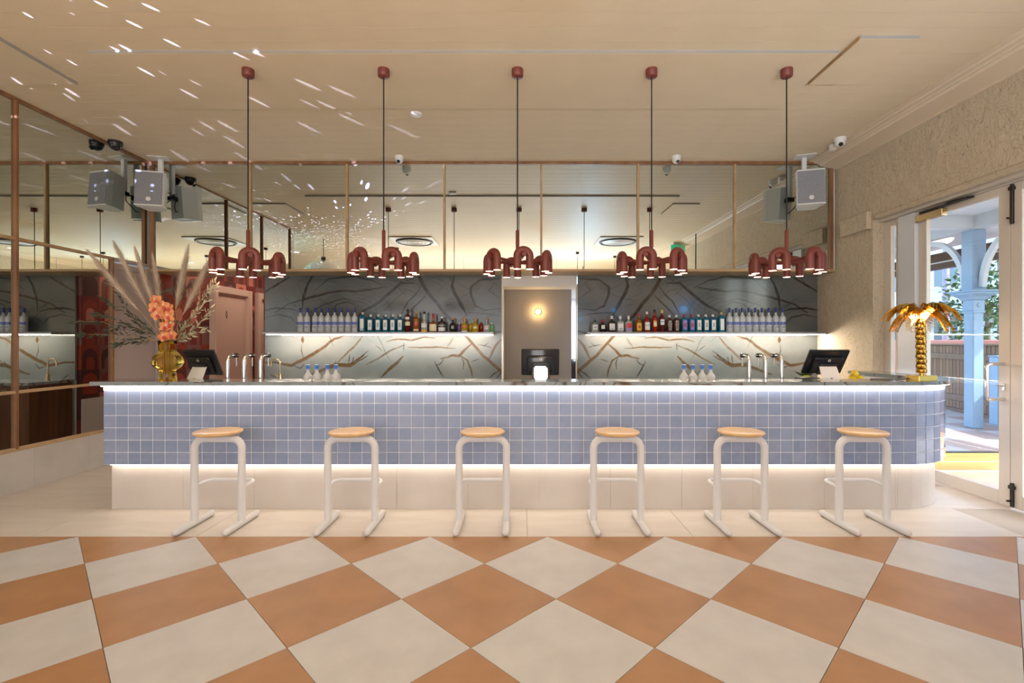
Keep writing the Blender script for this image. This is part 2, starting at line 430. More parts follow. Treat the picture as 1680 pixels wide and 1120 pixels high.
# left wall: mirrors in walnut frames above a tiled plinth, then a panelled door, then the corridor wallpaper
wal = MB().box((XL - 0.2, 2.2, 0), (XL - 0.03, 5.62, ZC + 0.05)).box((XL - 0.2, 5.62, 2.36), (XL - 0.03, DM + 0.39, ZC + 0.05))
wall_l = struct('wall_left', wal, M['white_wall'])
PD = [2.40, 3.48, 4.55, 5.62]                          # post positions along the mirror wall
ZR = [0.40, 0.935, 2.375, 3.685]                       # rail heights
for i in range(3):
    for j in range(3):
        if i == 2 and j == 2: continue
        obj('mirror_pane', MB().box((XL - 0.028, PD[i] + 0.012, ZR[j] + 0.012), (XL - 0.020, PD[i+1] - 0.012, ZR[j+1] - 0.012)), M['mirror'], wall_l)
obj('mirror_pane', MB().box((XL - 0.028, 4.562, 2.387), (XL - 0.020, DM - 0.01, 3.673)), M['mirror'], wall_l)
for d in PD:
    obj('post', MB().cbox((XL - 0.03, d - 0.014, 0.40), (XL + 0.006, d + 0.014, 2.389 if d > 5 else ZC - 0.002), 0.003), M['frame'], wall_l)
for k, z in enumerate(ZR):
    d1 = DM if k == 3 or k == 2 else 5.62
    for i in range(3):
        obj('rail', MB().cbox((XL - 0.03, PD[i] + 0.014, z - 0.014), (XL + 0.004, PD[i+1] - 0.014, z + 0.014), 0.003), M['gold_rail' if k < 3 else 'frame'], wall_l)
    if d1 > 5.7: obj('rail', MB().cbox((XL - 0.03, 5.634, z - 0.014), (XL + 0.004, DM - 0.004, z + 0.014), 0.003), M['mauve_paint' if k < 3 else 'frame'], wall_l)
# plinth of tall tiles below the mirrors
pl_core = MB().box((XL - 0.03, 2.3, 0), (XL + 0.0, 6.0, 0.38))
plin = struct('baseboard_left', pl_core, M['grout'])
y = 2.3
while y < 6.0:
    y1 = min(y + 0.6, 6.0)
    obj('plinth_tile', MB().box((XL + 0.0001, y + 0.001, 0.001), (XL + 0.012, y1 - 0.001, 0.382)), M['plinth'], plin); y = y1
obj('ledge', MB().cbox((XL - 0.03, 2.3, 0.3825), (XL + 0.014, 6.0, 0.398), 0.003), M['gold_rail'], plin)

# panelled door in the left wall next to the mirrors
dl = struct('door_1', MB().box((XL - 0.12, 5.64, 0.0), (XL - 0.035, 6.36, 2.33)), M['mauve_paint'])
obj('door_stile', MB().cbox((XL - 0.035, 5.65, 0.0), (XL - 0.012, 5.70, 2.33), 0.004), M['mauve_paint'], dl)
obj('door_stile', MB().cbox((XL - 0.035, 6.31, 0.0), (XL - 0.012, 6.36, 2.33), 0.004), M['mauve_paint'], dl)
obj('door_rail', MB().cbox((XL - 0.035, 5.70, 2.26), (XL - 0.012, 6.31, 2.33), 0.004), M['mauve_paint'], dl)
# corridor
wc = struct('wall_corridor', MB().box((XL - 0.2, 6.36, 0), (XL - 0.03, 10.2, 2.75)), M['wallpaper'])
struct('wall_corridor_right', MB().box((-3.50, DS + 0.045, 0), (-3.44, 10.2, 2.75)), M['wallpaper'])
obj('skirting', MB().box((-3.515, DS + 0.05, 0), (-3.5005, 10.2, 0.62)), M['white_wall'], bpy.data.objects['wall_corridor_right'])
struct('wall_corridor_end', MB().box((XL, 10.2, 0), (-3.44, 10.3, 2.75)), M['wallpaper'])
struct('ceiling_corridor', MB().box((XL, DM + 0.40, 2.75), (-3.44, 10.3, 2.8)), M['white_wall'])
def wc_door(name, y0, y1, sign):
    z1 = 2.28; fw = 0.11
    d = struct(name, MB().box((XL - 0.0295, y0 + fw, 0.0), (XL - 0.012, y1 - fw, z1 - fw)), M['pink_paint'])
    for a, b_ in ((y0, y0 + fw), (y1 - fw, y1)):
        obj('jamb', MB().cbox((XL - 0.03, a, 0), (XL + 0.05, b_, z1), 0.006), M['pink_paint'], d)
        obj('jamb_moulding', MB().cbox((XL + 0.05, a + 0.02, 0), (XL + 0.062, b_ - 0.05, z1 - 0.02), 0.004), M['pink_paint'], d)
    obj('head', MB().cbox((XL - 0.03, y0 + fw, z1 - fw), (XL + 0.05, y1 - fw, z1), 0.006), M['pink_paint'], d)
    obj('reveal', MB().box((XL - 0.029, y0 + fw, z1 - fw - 0.02), (XL + 0.02, y1 - fw, z1 - fw)), M['pink_paint'], d)
    if sign:
        yc = (y0 + y1)/2 - 0.12; zc = 1.84
        p = [(0, -0.075), (0.03, 0), (0, 0.075), (-0.03, 0)]; q = [(0, -0.045), (0.014, 0), (0, 0.045), (-0.014, 0)]
        X = XL - 0.010
        obj('door_symbol', MB().add([(X, yc+a, zc+b_) for a, b_ in p] + [(X, yc+a, zc+b_) for a, b_ in q],
            [(i, (i+1) % 4, 4+(i+1) % 4, 4+i) for i in range(4)]), M['black'], d)
    return d
wc_door('door_2', 7.40, 8.46, True)
wc_door('door_3', 8.66, 9.72, False)

# back wall: mirror band in seven framed bays, boxed out over the marble
MX = [(-VX + p) * DM / F for p in (251, 410, 569, 729, 888, 1047, 1206, 1364)]
MX[0] = XL + 0.03
wb = MB().box((XL - 0.02, DM + 0.03, ZSOF + 0.012), (XR - 0.001, DS + 0.1, ZC + 0.01))
wall_b = struct('wall_back', wb, M['white_wall'])
TILT = 0.0045
for i in range(7):
    z0, z1 = ZSOF + 0.03, ZC - 0.03
    mb = MB().box((MX[i] + 0.008, 0, 0), (MX[i+1] - 0.008, 0.006, z1 - z0))
    p = obj('mirror_pane', mb, M['mirror'], wall_b, (0, DM + 0.018, z0), (TILT, 0, 0))
for i, x in enumerate(MX):
    w_ = 0.013 if i not in (0, 7) else 0.022
    obj('post', MB().cbox((x - w_, DM - 0.012, ZSOF + 0.03), (x + w_, DM + 0.03, ZC - 0.03), 0.003), M['frame' if i in (0, 7) else 'gold_rail'], wall_b)
obj('rail', MB().cbox((XL + 0.005, DM - 0.016, ZC - 0.034), (MX[7] + 0.03, DM + 0.03, ZC - 0.001), 0.003), M['frame'], wall_b)
obj('rail', MB().cbox((XL + 0.005, DM - 0.016, ZSOF), (MX[7] + 0.03, DM + 0.03, ZSOF + 0.03), 0.003), M['gold_rail'], wall_b)
obj('soffit', MB().box((XL + 0.005, DM + 0.03, ZSOF), (XR - 0.001, DS + 0.1, ZSOF + 0.0118)), M['soffit'], wall_b)

# marble splashbacks: book-matched veins
def slab_colors():
    W, Hh = 389, 172                                    # the panel in photo pixels
    ss = 1.35
    nx, nz = int(W*ss), int(Hh*ss)
    gx, gz = np.meshgrid(np.linspace(0, W, nx), np.linspace(0, Hh, nz))
    rng = np.random.default_rng(3)
    def fbm(sx, sy, octv=4, seed=0):
        out = np.zeros((nz, nx)); a = 1.0
        for o in range(octv):
            rg = np.random.default_rng(seed*17 + o); n1, n2 = int(W/sx*2**o)+3, int(Hh/sy*2**o)+3
            g_ = rg.random((n2, n1)); X = gx/sx*2**o; Y = gz/sy*2**o
            i, j = np.floor(X).astype(int), np.floor(Y).astype(int); u, v = X-i, Y-j
            u = u*u*(3-2*u); v = v*v*(3-2*v)
            q = (g_[j, i]*(1-u)+g_[j, i+1]*u)*(1-v) + (g_[j+1, i]*(1-u)+g_[j+1, i+1]*u)*v
            out += a*(q-0.5); a *= 0.5
        return out
    wx, wz = fbm(30, 30, 4, 1)*7, fbm(30, 30, 4, 2)*7
    n0 = fbm(80, 50, 5, 3)
    col = np.zeros((nz, nx, 3)); b1 = np.array((0.080, 0.094, 0.098)); b2 = np.array((0.152, 0.155, 0.149))
    t = np.clip(0.5 + n0*0.9, 0, 1)[..., None]; col[:] = b1*(1-t) + b2*t
    X, Z = gx + wx*0.35, gz + wz*0.35
    def dist(pts, X, Z):
        d = np.full(X.shape, 1e9); tt_ = np.zeros(X.shape); n = len(pts)-1
        for k in range(n):
            (ax, az), (bx, bz) = pts[k], pts[k+1]
            L = (bx-ax)**2 + (bz-az)**2 + 1e-9
            s = np.clip(((X-ax)*(bx-ax) + (Z-az)*(bz-az))/L, 0, 1)
            q = np.hypot(X-ax-s*(bx-ax), Z-az-s*(bz-az)); m_ = q < d
            d = np.where(m_, q, d); tt_ = np.where(m_, (k+s)/n, tt_)
        return d, tt_
    def draw(uv, w, c, alpha=0.9, taper=True, wob=1.0):
        pts = [((u-18)/4.2, (v-44)/4.2) for u, v in uv]
        d, t_ = dist(pts, gx + wx*0.35*wob, gz + wz*0.35*wob)
        ww = w*(0.35 + 0.65*np.sin(np.clip(t_, 0.04, 0.96)*PI)) if taper else w
        a = np.clip((ww - d)/0.9 + 0.5, 0, 1)*alpha
        a = a*(0.72 + 0.28*np.clip(1 + fbm(5, 5, 2, 9)*2, 0, 1))
        nonlocal col
        col = col*(1-a[..., None]) + np.array(c)*a[..., None]
    dk, br, gd, ol = (0.010, 0.007, 0.006), (0.024, 0.012, 0.007), (0.058, 0.026, 0.003), (0.044, 0.024, 0.003)
    thin = (0.02, 0.021, 0.02)
    # fine swirls
    rs = random.Random(11)
    for cx, cz, r0, r1, ex, n in ((590, 290, 60, 190, 1.9, 13), (430, 130, 40, 150, 2.4, 10), (120, 330, 40, 130, 2.0, 9), (1540, 180, 40, 120, 1.1, 7), (900, 160, 60, 190, 1.5, 9), (1180, 150, 50, 170, 1.1, 8)):
        for k in range(n):
            r_ = r0 + (r1-r0)*k/n + rs.uniform(-6, 6); a0 = rs.uniform(-3.0, -1.2); a1 = a0 + rs.uniform(0.7, 2.0)
            pts = [(cx + ex*r_*math.cos(a0+(a1-a0)*i/7), cz + r_*math.sin(a0+(a1-a0)*i/7)) for i in range(8)]
            draw(pts, rs.uniform(0.3, 0.75), thin, 0.55, wob=2.0)
    for k in range(46):
        u, v = rs.uniform(30, 1640), rs.uniform(60, 430); L = rs.uniform(60, 240); a_ = rs.choice((0.35, -0.4, -0.8, 0.9)) + rs.uniform(-0.25, 0.25)
        draw([(u, v), (u+L*0.5*math.cos(a_), v+L*0.5*math.sin(a_)+rs.uniform(-15, 15)), (u+L*math.cos(a_), v+L*math.sin(a_))], rs.uniform(0.3, 0.9), rs.choice((thin, br)), 0.5, wob=2.2)
    U = draw
    U([(10,165),(60,130),(140,85),(180,60)], 1.8, br); U([(348,40),(310,110),(285,190),(276,285)], 2.1, dk)
    U([(10,285),(90,268),(200,272),(260,290)], 1.7, dk); U([(90,300),(180,240),(300,200),(420,170),(560,150),(700,142),(830,126)], 2.0, br)
    U([(660,330),(700,285),(760,255),(850,190),(920,130),(960,95),(1050,96)], 2.5, br); U([(1078,40),(1110,110),(1180,200),(1250,290),(1320,360)], 2.7, br, taper=False)
    U([(1325,40),(1306,120),(1350,200),(1390,270),(1415,318)], 2.6, dk); U([(1290,50),(1330,150),(1370,260),(1400,300)], 1.2, br)
    U([(1640,62),(1500,75),(1436,120),(1440,180),(1468,255),(1530,288),(1650,268)], 1.8, br)
    U([(1100,110),(1060,170),(1010,220),(955,310)], 1.3, br); U([(360,140),(460,66),(640,52),(760,80),(860,130)], 0.9, dk)
    U([(330,300),(420,240),(560,205),(640,215)], 0.8, dk); U([(460,300),(520,240),(600,225),(660,260)], 0.8, dk)
    U([(1300,420),(1420,300),(1520,310),(1640,320)], 1.0, br); U([(1590,432),(1660,428)], 1.6, dk); U([(980,330),(1080,230),(1130,180)], 1.2, br)
    U([(20,330),(120,310),(200,330),(240,380)], 0.9, dk); U([(1600,90),(1560,150),(1640,200)], 0.7, br)
    # lower half, gold
    U([(278,466),(278,488),(279,505)], 2.6, gd); U([(272,520),(270,560),(286,625)], 0.7, br)
    U([(10,645),(100,640),(200,660),(290,618),(360,578),(440,528),(500,478),(570,460)], 2.7, gd); U([(200,655),(265,680),(290,650)], 0.9, br)
    U([(515,650),(600,560),(660,500),(692,466)], 1.6, gd, 0.75); U([(335,722),(420,690),(500,665),(600,660),(650,630),(700,588)], 3.2, ol)
    for q in ((600,650,680,600,735,556), (640,640,700,610,730,590), (590,655,598,620,600,590), (620,650,625,615,630,600), (480,668,500,650,505,640)):
        U([q[:2], q[2:4], q[4:]], 0.9, br)
    U([(718,652),(800,610),(880,560),(978,520)], 1.4, ol, 0.8); U([(818,745),(870,690),(930,640),(968,600)], 2.7, ol)
    U([(860,496),(940,480),(1030,486),(1110,468),(1190,475)], 1.4, gd); U([(1005,535),(1100,541),(1200,540),(1330,550)], 1.3, gd); U([(975,505),(972,560)], 0.6, br)
    U([(1235,618),(1310,595),(1360,602),(1400,560),(1452,512)], 2.2, gd); U([(1362,600),(1415,635),(1440,700),(1450,750)], 1.5, ol)
    U([(1370,605),(1388,650),(1385,690)], 0.9, br); U([(1188,638),(1215,690),(1255,752)], 1.2, br); U([(1440,640),(1500,620)], 0.7, br); U([(1250,620),(1230,650),(1195,660)], 0.7, br)
    U([(1402,455),(1460,520),(1520,590),(1600,660),(1652,710)], 2.3, gd, taper=False); U([(1648,480),(1612,530),(1562,628)], 2.2, gd)
    U([(1490,520),(1540,525),(1585,542)], 0.7, br); U([(1530,530),(1560,505)], 0.6, br); U([(1560,760),(1600,720),(1650,690)], 1.0, br); U([(1610,760),(1640,720),(1652,700)], 1.0, br)
    U([(1270,545),(1300,510),(1320,470)], 1.3, gd, 0.5); U([(60,720),(110,760)], 0.7, br); U([(780,520),(830,560)], 0.6, br)
    # pale clouds
    return np.clip(col, 0, 1), nx, nz
cols, nx, nz = slab_colors()
def slab_mesh(name, px0, px1, flip):
    X0, X1 = (px0-VX)*DS/F, (px1-VX)*DS/F
    ztop, zbot = ZSOF, ZSOF - 172*DS/F
    xs = np.linspace(X0, X1, nx); zs = np.linspace(ztop, zbot, nz)
    gx, gz = np.meshgrid(xs, zs)
    v = np.stack([gx, np.full_like(gx, 0.0), gz], -1).reshape(-1, 3)
    idx = np.arange(nx*nz).reshape(nz, nx)
    q = np.stack([idx[1:, :-1], idx[1:, 1:], idx[:-1, 1:], idx[:-1, :-1]], -1).reshape(-1, 4)
    c = cols[:, ::-1] if flip else cols
    # edges and back
    nv = len(v)
    me = bpy.data.meshes.new(name)
    T = 0.03
    extra = np.array([(X0, T, zbot), (X1, T, zbot), (X1, T, ztop), (X0, T, ztop), (X0, 0, zbot), (X1, 0, zbot), (X1, 0, ztop), (X0, 0, ztop)])
    allv = np.vstack([v, extra]); fs = [tuple(f) for f in q.tolist()]
    b = nv; fs += [(b+1, b, b+3, b+2), (b+4, b, b+1, b+5), (b+5, b+1, b+2, b+6), (b+7, b+6, b+2, b+3), (b+4, b+7, b+3, b)]
    me.from_pydata(allv.tolist(), [], fs)
    a = me.color_attributes.new('vein', 'FLOAT_COLOR', 'POINT')
    cc = np.ones((len(allv), 4)); cc[:nv, :3] = c.reshape(-1, 3); cc[nv:, :3] = (0.3, 0.33, 0.34)
    a.data.foreach_set('color', cc.ravel().astype(np.float32)); me.materials.append(M['slab']); me.update()
    return me
wsp = struct('wall_splashback', MB().box((-3.44, DS + 0.045, 0), ((821-VX)*DS/F, DS + 0.12, ZSOF)).box(((949-VX)*DS/F, DS + 0.045, 0), (XR, DS + 0.12, ZSOF)), M['white_wall'])
link('marble_slab', slab_mesh('marble_slab', 434.5, 823, False), wsp, (0, DS, 0))
link('marble_slab', slab_mesh('marble_slab', 947.5, 1341.5, True), wsp, (0, DS, 0))

# niche between the marble panels
x0, x1 = (823-VX)*DS/F, (946.5-VX)*DS/F
ni = struct('wall_niche', MB().box((x0, DS + 0.0, 2.155), (x1, DS + 0.12, ZSOF)), M['white_wall'])
obj('jamb', MB().box((x0, DS + 0.001, 0), (x0 + 0.02, 6.95, 2.155)), M['white_wall'], ni)
obj('jamb', MB().box((x1 - 0.012, DS + 0.001, 0), (x1, 6.60, 2.155)), M['soffit'], ni)
struct('ceiling_passage', MB().box((x0 + 0.02, DS + 0.12, 2.155), (x1 + 1.2, 8.4, 2.2)), M['white_wall'])
struct('wall_grey', MB().box((x0 - 0.2, 6.95, 0), ((937.5-VX)*6.95/F, 7.05, 2.155)), M['grey_wall'])
struct('wall_kitchen', MB().box((x1 - 0.6, 8.4, 0), (x1 + 1.2, 8.5, 2.4)).box((x1 + 1.2, 6.68, 0), (x1 + 1.3, 8.5, 2.4)), M['light_wall'])
area('kitchen_lamp', (x1 + 0.4, 7.8, 2.13), (0, 0, 0), 0.5, 0.5, 30, (0.82, 0.92, 1.0))

# ------------------------------------------------------------------ bar counter
BX0, BXC, BR, BD = -3.4545, 3.1755, 0.75, 4.015         # left end, where the curve starts, its radius, tile face
BYE = 5.45                                              # end of the return along the wall
def bar_line(o, x0, n=18):                              # path at an offset outward of the tile face
    p = [(x0, BD - o)] + [(BXC + (BR+o)*math.sin(a), BD + BR - (BR+o)*math.cos(a)) for a in [PI/2*i/n for i in range(n+1)]]
    return p + [(BXC + BR + o, BYE)]
def band(o1, o2, x0, n=18): return bar_line(o1, x0, n) + bar_line(o2, x0, n)[::-1]
bar = thing('bar_counter', 'long blue tiled bar counter with a rounded end beside the glass doors', 'bar counter', (0, 0, 0))
obj('body', MB().prism(band(0.0003, -0.215, BX0 + 0.002, 30), 0.391, 1.0505), M['tile_grout'], bar)
obj('kick_base', MB().prism(band(-0.078, -0.2, BX0 + 0.03), 0.0, 0.391), M['grout'], bar)
obj('light_profile', MB().prism(band(0.003, 0.0004, BX0, 30), 1.006, 1.0505), M['white_plastic'], bar)
obj('led_strip', MB().prism(band(0.040, 0.018, BX0 + 0.01, 24), 1.0425, 1.0505), M['led'], bar)
obj('led_strip', MB().prism(band(-0.030, -0.048, BX0 + 0.03, 24), 0.381, 0.3908), M['led_low'], bar)
TP = 0.102
tm = MB().cbox((-0.0488, -0.003, -0.0488), (0.0488, 0.003, 0.0488), 0.0012).mesh('tile', M['glaze'])
join = MB(); rt = random.Random(5)
TZ = [0.391 + TP*(j + 0.5) for j in range(6)]
ncol = 65
for i in range(ncol):
    for z in TZ:
        x = BX0 + TP*(i + 0.5); rx, rz = rt.gauss(0, 0.0035), rt.gauss(0, 0.0035)
        if i < 50:
            link('tile', tm, bar, (x, BD + 0.0 , z), (rx, 0, rz))
        else:
            b_ = MB().cbox((-0.0488, -0.003, -0.0488), (0.0488, 0.003, 0.0488), 0.0012)
            b_.xf(Matrix.Translation((x, BD, z)) @ Matrix.Rotation(rx, 4, 'X') @ Matrix.Rotation(rz, 4, 'Z')); join.add(b_.v, b_.f)
na = 12
for i in range(na + 6):
    for z in TZ:
        rx, rz = rt.gauss(0, 0.003), rt.gauss(0, 0.002)
        if i < na - 1:
            a = (i + 0.5) * TP / BR; p = (BXC + BR*math.sin(a), BD + BR - BR*math.cos(a)); rot = a
        else:
            p = (BXC + BR, BD + BR + TP*(i - na + 1.05)); rot = PI/2
        b_ = MB().cbox((-0.0486, -0.0035, -0.0488), (0.0486, 0.003, 0.0488), 0.0012)
        b_.xf(Matrix.Translation((p[0], p[1], z)) @ Matrix.Rotation(rot + rz, 4, 'Z') @ Matrix.Rotation(rx, 4, 'X')); join.add(b_.v, b_.f)
o = obj('tile_field', join, M['glaze_join'], bar); o['kind'] = 'stuff'
# kick panels
x = BX0 + 0.012
while x < BXC - 0.01:
    x1 = min(x + 0.6, BXC)
    obj('kick_panel', MB().box((x + 0.0008, BD + 0.066, 0.001), (x1 - 0.0008, BD + 0.078, 0.386)), M['kick'], bar); x = x1
rk = BR - 0.066
for i in range(9):
    a0, a1 = PI/2*i/9 + 0.001, PI/2*(i+1)/9 - 0.001
    pts = [(BXC + rk*math.sin(a), BD + BR - rk*math.cos(a)) for a in (a0, a1)] + [(BXC + (rk-0.012)*math.sin(a), BD + BR - (rk-0.012)*math.cos(a)) for a in (a1, a0)]
    obj('kick_panel', MB().prism(pts, 0.001, 0.386), M['kick'], bar)
obj('kick_panel', MB().box((BXC + rk - 0.012, BD + BR, 0.001), (BXC + rk, BYE, 0.386)), M['kick'], bar)

bt_ = MB().prism(band(0.065, -0.245, BX0 - 0.06, 28), 1.051, 1.083)
tag(obj('marble_worktop', bt_, M['marble']), 'grey veined marble top running along the blue tiled bar', 'counter top')
ZT = 1.083

# steel work counter behind the bar
wk = thing('work_counter', 'steel work counter behind the blue tiled bar', 'counter', (0, 4.28, 0))
obj('worktop', MB().cbox((-3.2, 0.0, 0.86), (3.1, 0.52, 0.90), 0.004), M['brushed'], wk)
for i in range(7):
    xx = -3.1 + i*0.87
    obj('cabinet_front', MB().cbox((xx, 0.46, 0.1), (xx + 0.85, 0.50, 0.855), 0.004), M['brushed'], wk)
obj('carcass', MB().box((-3.15, 0.02, 0.0), (3.05, 0.455, 0.855)), M['dark_metal'], wk)

# back counter of walnut under the marble
for nm, xa, xb, lab in (('back_cabinet', -3.43, (818-VX)*DS/F, 'walnut back bar cabinet between the corridor and the grey niche'), ('back_cabinet', (952-VX)*DS/F, XR - 0.06, 'walnut back bar cabinet between the grey niche and the stucco wall')):
    bc = thing(nm, lab, 'cabinet', (xa, 5.98, 0))
    w = xb - xa
    obj('carcass', MB().box((0.02, 0.03, 0.0), (w, 0.57, 0.86)), M['walnut'], bc)
    n = 5
    for i in range(n):
        d_ = obj('cabinet_door', MB().cbox((0.02 + i*(w-0.02)/n + 0.002, 0.008, 0.08), (0.02 + (i+1)*(w-0.02)/n - 0.002, 0.0295, 0.855), 0.002), M['walnut'], bc)
        obj('handle', MB().cbox((0.02 + (i+0.4)*(w-0.02)/n, -0.008, 0.80), (0.02 + (i+0.6)*(w-0.02)/n, 0.0078, 0.815), 0.003), M['brass'], d_)
    obj('end_panel', MB().box((0.0, 0.0, 0.0), (0.0198, 0.57, 0.86)), M['walnut'], bc)
    tag(obj('back_counter_top', MB().cbox((xa - 0.005, 5.965, 0.861), (xb, DS - 0.002, 0.90), 0.003), M['marble']), lab.replace('walnut back bar cabinet', 'dark marble top on the walnut cabinet'), 'counter top')

# bottle shelves with a light strip under the front edge
ZS = 1.535
SH = []
for xa, xb, lab, ends in (((430-VX)*6.33/F, (810-VX)*6.33/F, 'long thin bottle shelf on the marble between the corridor and the niche', 0), ((963-VX)*6.33/F, XR - 0.005, 'long thin bottle shelf on the marble between the niche and the stucco wall', 1)):
    sh = thing('bottle_shelf', lab, 'shelf', (xa, 6.32, ZS))
    obj('shelf_board', MB().cbox((0, 0, -0.03), (xb - xa, 0.238, 0), 0.003), mat('shelf_steel', (0.34, 0.33, 0.34), 0.4, 0.6), sh)
    obj('led_strip', MB().box((0.05, 0.02, -0.038), (xb - xa - 0.03, 0.035, -0.0302)), M['led_shelf'], sh)

# ------------------------------------------------------------------ bar stools
def make_stool():
    t = thing('bar_stool', 'white tubular bar stool with a round oak seat', 'stool', (0, 0, 0))
    zt, rb, hw = 0.668, 0.075, 0.181
    path = [(-hw, 0, 0.045)] + [(-hw, 0, 0.3)] + arc((-hw + rb, 0, zt - rb), rb, PI, PI/2, 8) + arc((hw - rb, 0, zt - rb), rb, PI/2, 0, 8) + [(hw, 0, 0.3), (hw, 0, 0.045)]
    obj('frame', MB().tube(path, 0.0275, 16), M['white_metal'], t)
    for s in (-1, 1):
        p = [(s*hw, -0.226, 0.027), (s*hw, -0.222, 0.027), (s*hw, -0.205, 0.027), (s*hw, 0.205, 0.027), (s*hw, 0.222, 0.027), (s*hw, 0.226, 0.027)]
        fb = obj('foot_bar', MB().tube(p, [0.004, 0.018, 0.0255, 0.0255, 0.018, 0.004], 14), M['white_metal'], t)
        for q in (-0.19, 0.19): obj('glide', MB().lathe([(0.012, 0.0), (0.012, 0.006)], 10, (s*hw, q, 0.0)), M['black'], fb)
    zr = 0.30
    fr = [(-hw, 0.01, zr - 0.01), (-hw - 0.008, 0.05, zr), (-hw - 0.008, 0.10, zr)] + arc((-hw + 0.052, 0.13, zr), 0.06, PI, PI/2, 6, 'xy') + arc((hw - 0.052, 0.13, zr), 0.06, PI/2, 0, 6, 'xy') + [(hw + 0.008, 0.10, zr), (hw + 0.008, 0.05, zr), (hw, 0.01, zr - 0.01)]
    obj('footrest', MB().tube(fr, 0.0125, 10), M['white_metal'], t)
    obj('mount_plate', MB().cbox((-0.09, -0.05, 0.694), (0.09, 0.05, 0.7005), 0.002), M['white_metal'], t)
    obj('seat', MB().lathe([(0.0, 0.700), (0.13, 0.7005), (0.155, 0.705), (0.166, 0.712), (0.170, 0.719), (0.168, 0.726), (0.160, 0.7305), (0.02, 0.731), (0.0, 0.731)], 48), M['seat'], t)
    return t
st0 = make_stool()
sd = 3.715; ps = [358, 576.5, 792, 1012.5, 1215.5, 1415.5]
stl = ['in front of the flower vase', 'second along from the flower vase', 'in front of the glowing cube lamp', 'between the cube lamp and the beer taps', 'in front of the chrome beer taps', 'at the rounded bar end']
for i, p in enumerate(ps):
    o = st0 if i == 0 else dup(st0)
    o.location = ((p - VX)*sd/F, sd, 0); o['label'] = 'white tubular bar stool with round oak seat ' + stl[i]; o['group'] = 'bar stools along the blue tiled bar'

# ------------------------------------------------------------------ pendant lamps
def make_pendant():
    t = thing('pendant_lamp', 'x', 'lamp', (0, 0, 0))
    obj('canopy', MB().lathe([(0.0, 3.612), (0.040, 3.613), (0.047, 3.620), (0.048, 3.6775)], 32), M['terracotta'], t)
    obj('cord', MB().tube([(0, 0, 2.33), (0, 0, 3.613)], 0.0055, 8), M['cord'], t)
    obj('rod', MB().lathe([(0.015, 2.07), (0.015, 2.335), (0.008, 2.34)], 14), M['terracotta'], t)
    obj('hub', MB().lathe([(0.0, 2.046), (0.026, 2.05), (0.030, 2.058), (0.030, 2.085), (0.022, 2.094), (0.0, 2.095)], 20), M['terracotta'], t)
    RP = 0.255
    for k in range(6):
        a = k*PI/3; ca, sa = math.cos(a), math.sin(a)
        Rm = Matrix.Rotation(a, 4, 'Z')
        arm = MB().tube([(0.028, 0, 2.07), (RP + 0.012, 0, 2.07)], 0.014, 10).lathe([(0.0, 0), (0.019, 0.001), (0.019, 0.012), (0, 0.013)], 14)
        # end disc turned to face outward
        arm = MB().tube([(0.028, 0, 2.07), (RP + 0.034, 0, 2.09)], 0.0135, 10).tube([(RP + 0.026, 0, 2.0895), (RP + 0.038, 0, 2.0905)], 0.0185, 14)
        obj('arm', arm.xf(Rm), M['terracotta'], t)
        u = [(RP, -0.05, 1.976), (RP, -0.05, 2.03)] + [(RP, -0.05*math.cos(q), 2.078 + 0.05*math.sin(q)) for q in [PI*i/14 for i in range(15)]] + [(RP, 0.05, 2.03), (RP, 0.05, 1.976)]
        sh = obj('arch_shade', MB().tube(u, 0.031, 20, caps=False).xf(Rm), M['terracotta'], t)
        for s in (-1, 1):
            obj('bulb', MB().lathe([(0.0, 1.9785), (0.0295, 1.9785), (0.0295, 1.983), (0.0, 1.983)], 18, (RP, s*0.05, 0), smooth=False).xf(Rm), M['bulb'], sh)
    return t
pd = 4.04
pl0 = make_pendant()
plab = ['near the flower vase', 'second from the mirror wall', 'above the cube lamp', 'second from the stucco wall', 'near the stucco wall']
for i, (p, a) in enumerate(zip((407, 629.5, 849, 1069, 1290.5), (2, 0, 41, 6, 50))):
    o = pl0 if i == 0 else dup(pl0)
    o.location = ((p - VX)*pd/F, pd, 0); o.rotation_euler = (0, 0, R_(a))
    o['label'] = 'terracotta pendant with arch shades over the bar, ' + plab[i]; o['group'] = 'terracotta pendants over the bar'

# ------------------------------------------------------------------ bottles
def superlathe(prof, n, c, k, labelled=False):          # lathe with a rounded-square cross-section of exponent k
    mb = MB(); vs_ = []
    for r, z in prof:
        for i in range(n):
            a = 2*PI*i/n + PI/n; ca, sa = math.cos(a), math.sin(a)
            f = (abs(ca)**k + abs(sa)**k)**(-1.0/k) if k > 2 and r > 0.02 else 1.0
            vs_.append((c[0] + r*f*ca, c[1] + r*f*sa, c[2] + z))
    fs = [(i*n+q, i*n+(q+1) % n, (i+1)*n+(q+1) % n, (i+1)*n+q) for i in range(len(prof)-1) for q in range(n)]
    mb.add(vs_, fs, True); return mb
BM = {}
def gm(name, col, rough=0.08, trans=0.0):
    if name not in BM: BM[name] = mat(name, col, rough, trans=trans, coat=0.2)
    return BM[name]
frost = gm('frosted_glass', (0.80, 0.83, 0.86), 0.35, 0.35); bluegl = gm('blue_glass', (0.02, 0.26, 0.42), 0.08, 0.45)
darkgl = gm('dark_glass', (0.022, 0.014, 0.012), 0.08); clear = gm('clear_glass', (0.72, 0.76, 0.76), 0.08, 0.5)
amber = gm('amber_spirit', (0.42, 0.13, 0.015), 0.08, 0.35); yellow = gm('gold_spirit', (0.72, 0.46, 0.03), 0.08, 0.35)
redsp = gm('red_spirit', (0.36, 0.02, 0.012), 0.08, 0.3); maroon_ = gm('maroon_spirit', (0.10, 0.008, 0.01), 0.08); brown_ = gm('brown_spirit', (0.07, 0.02, 0.012), 0.08)
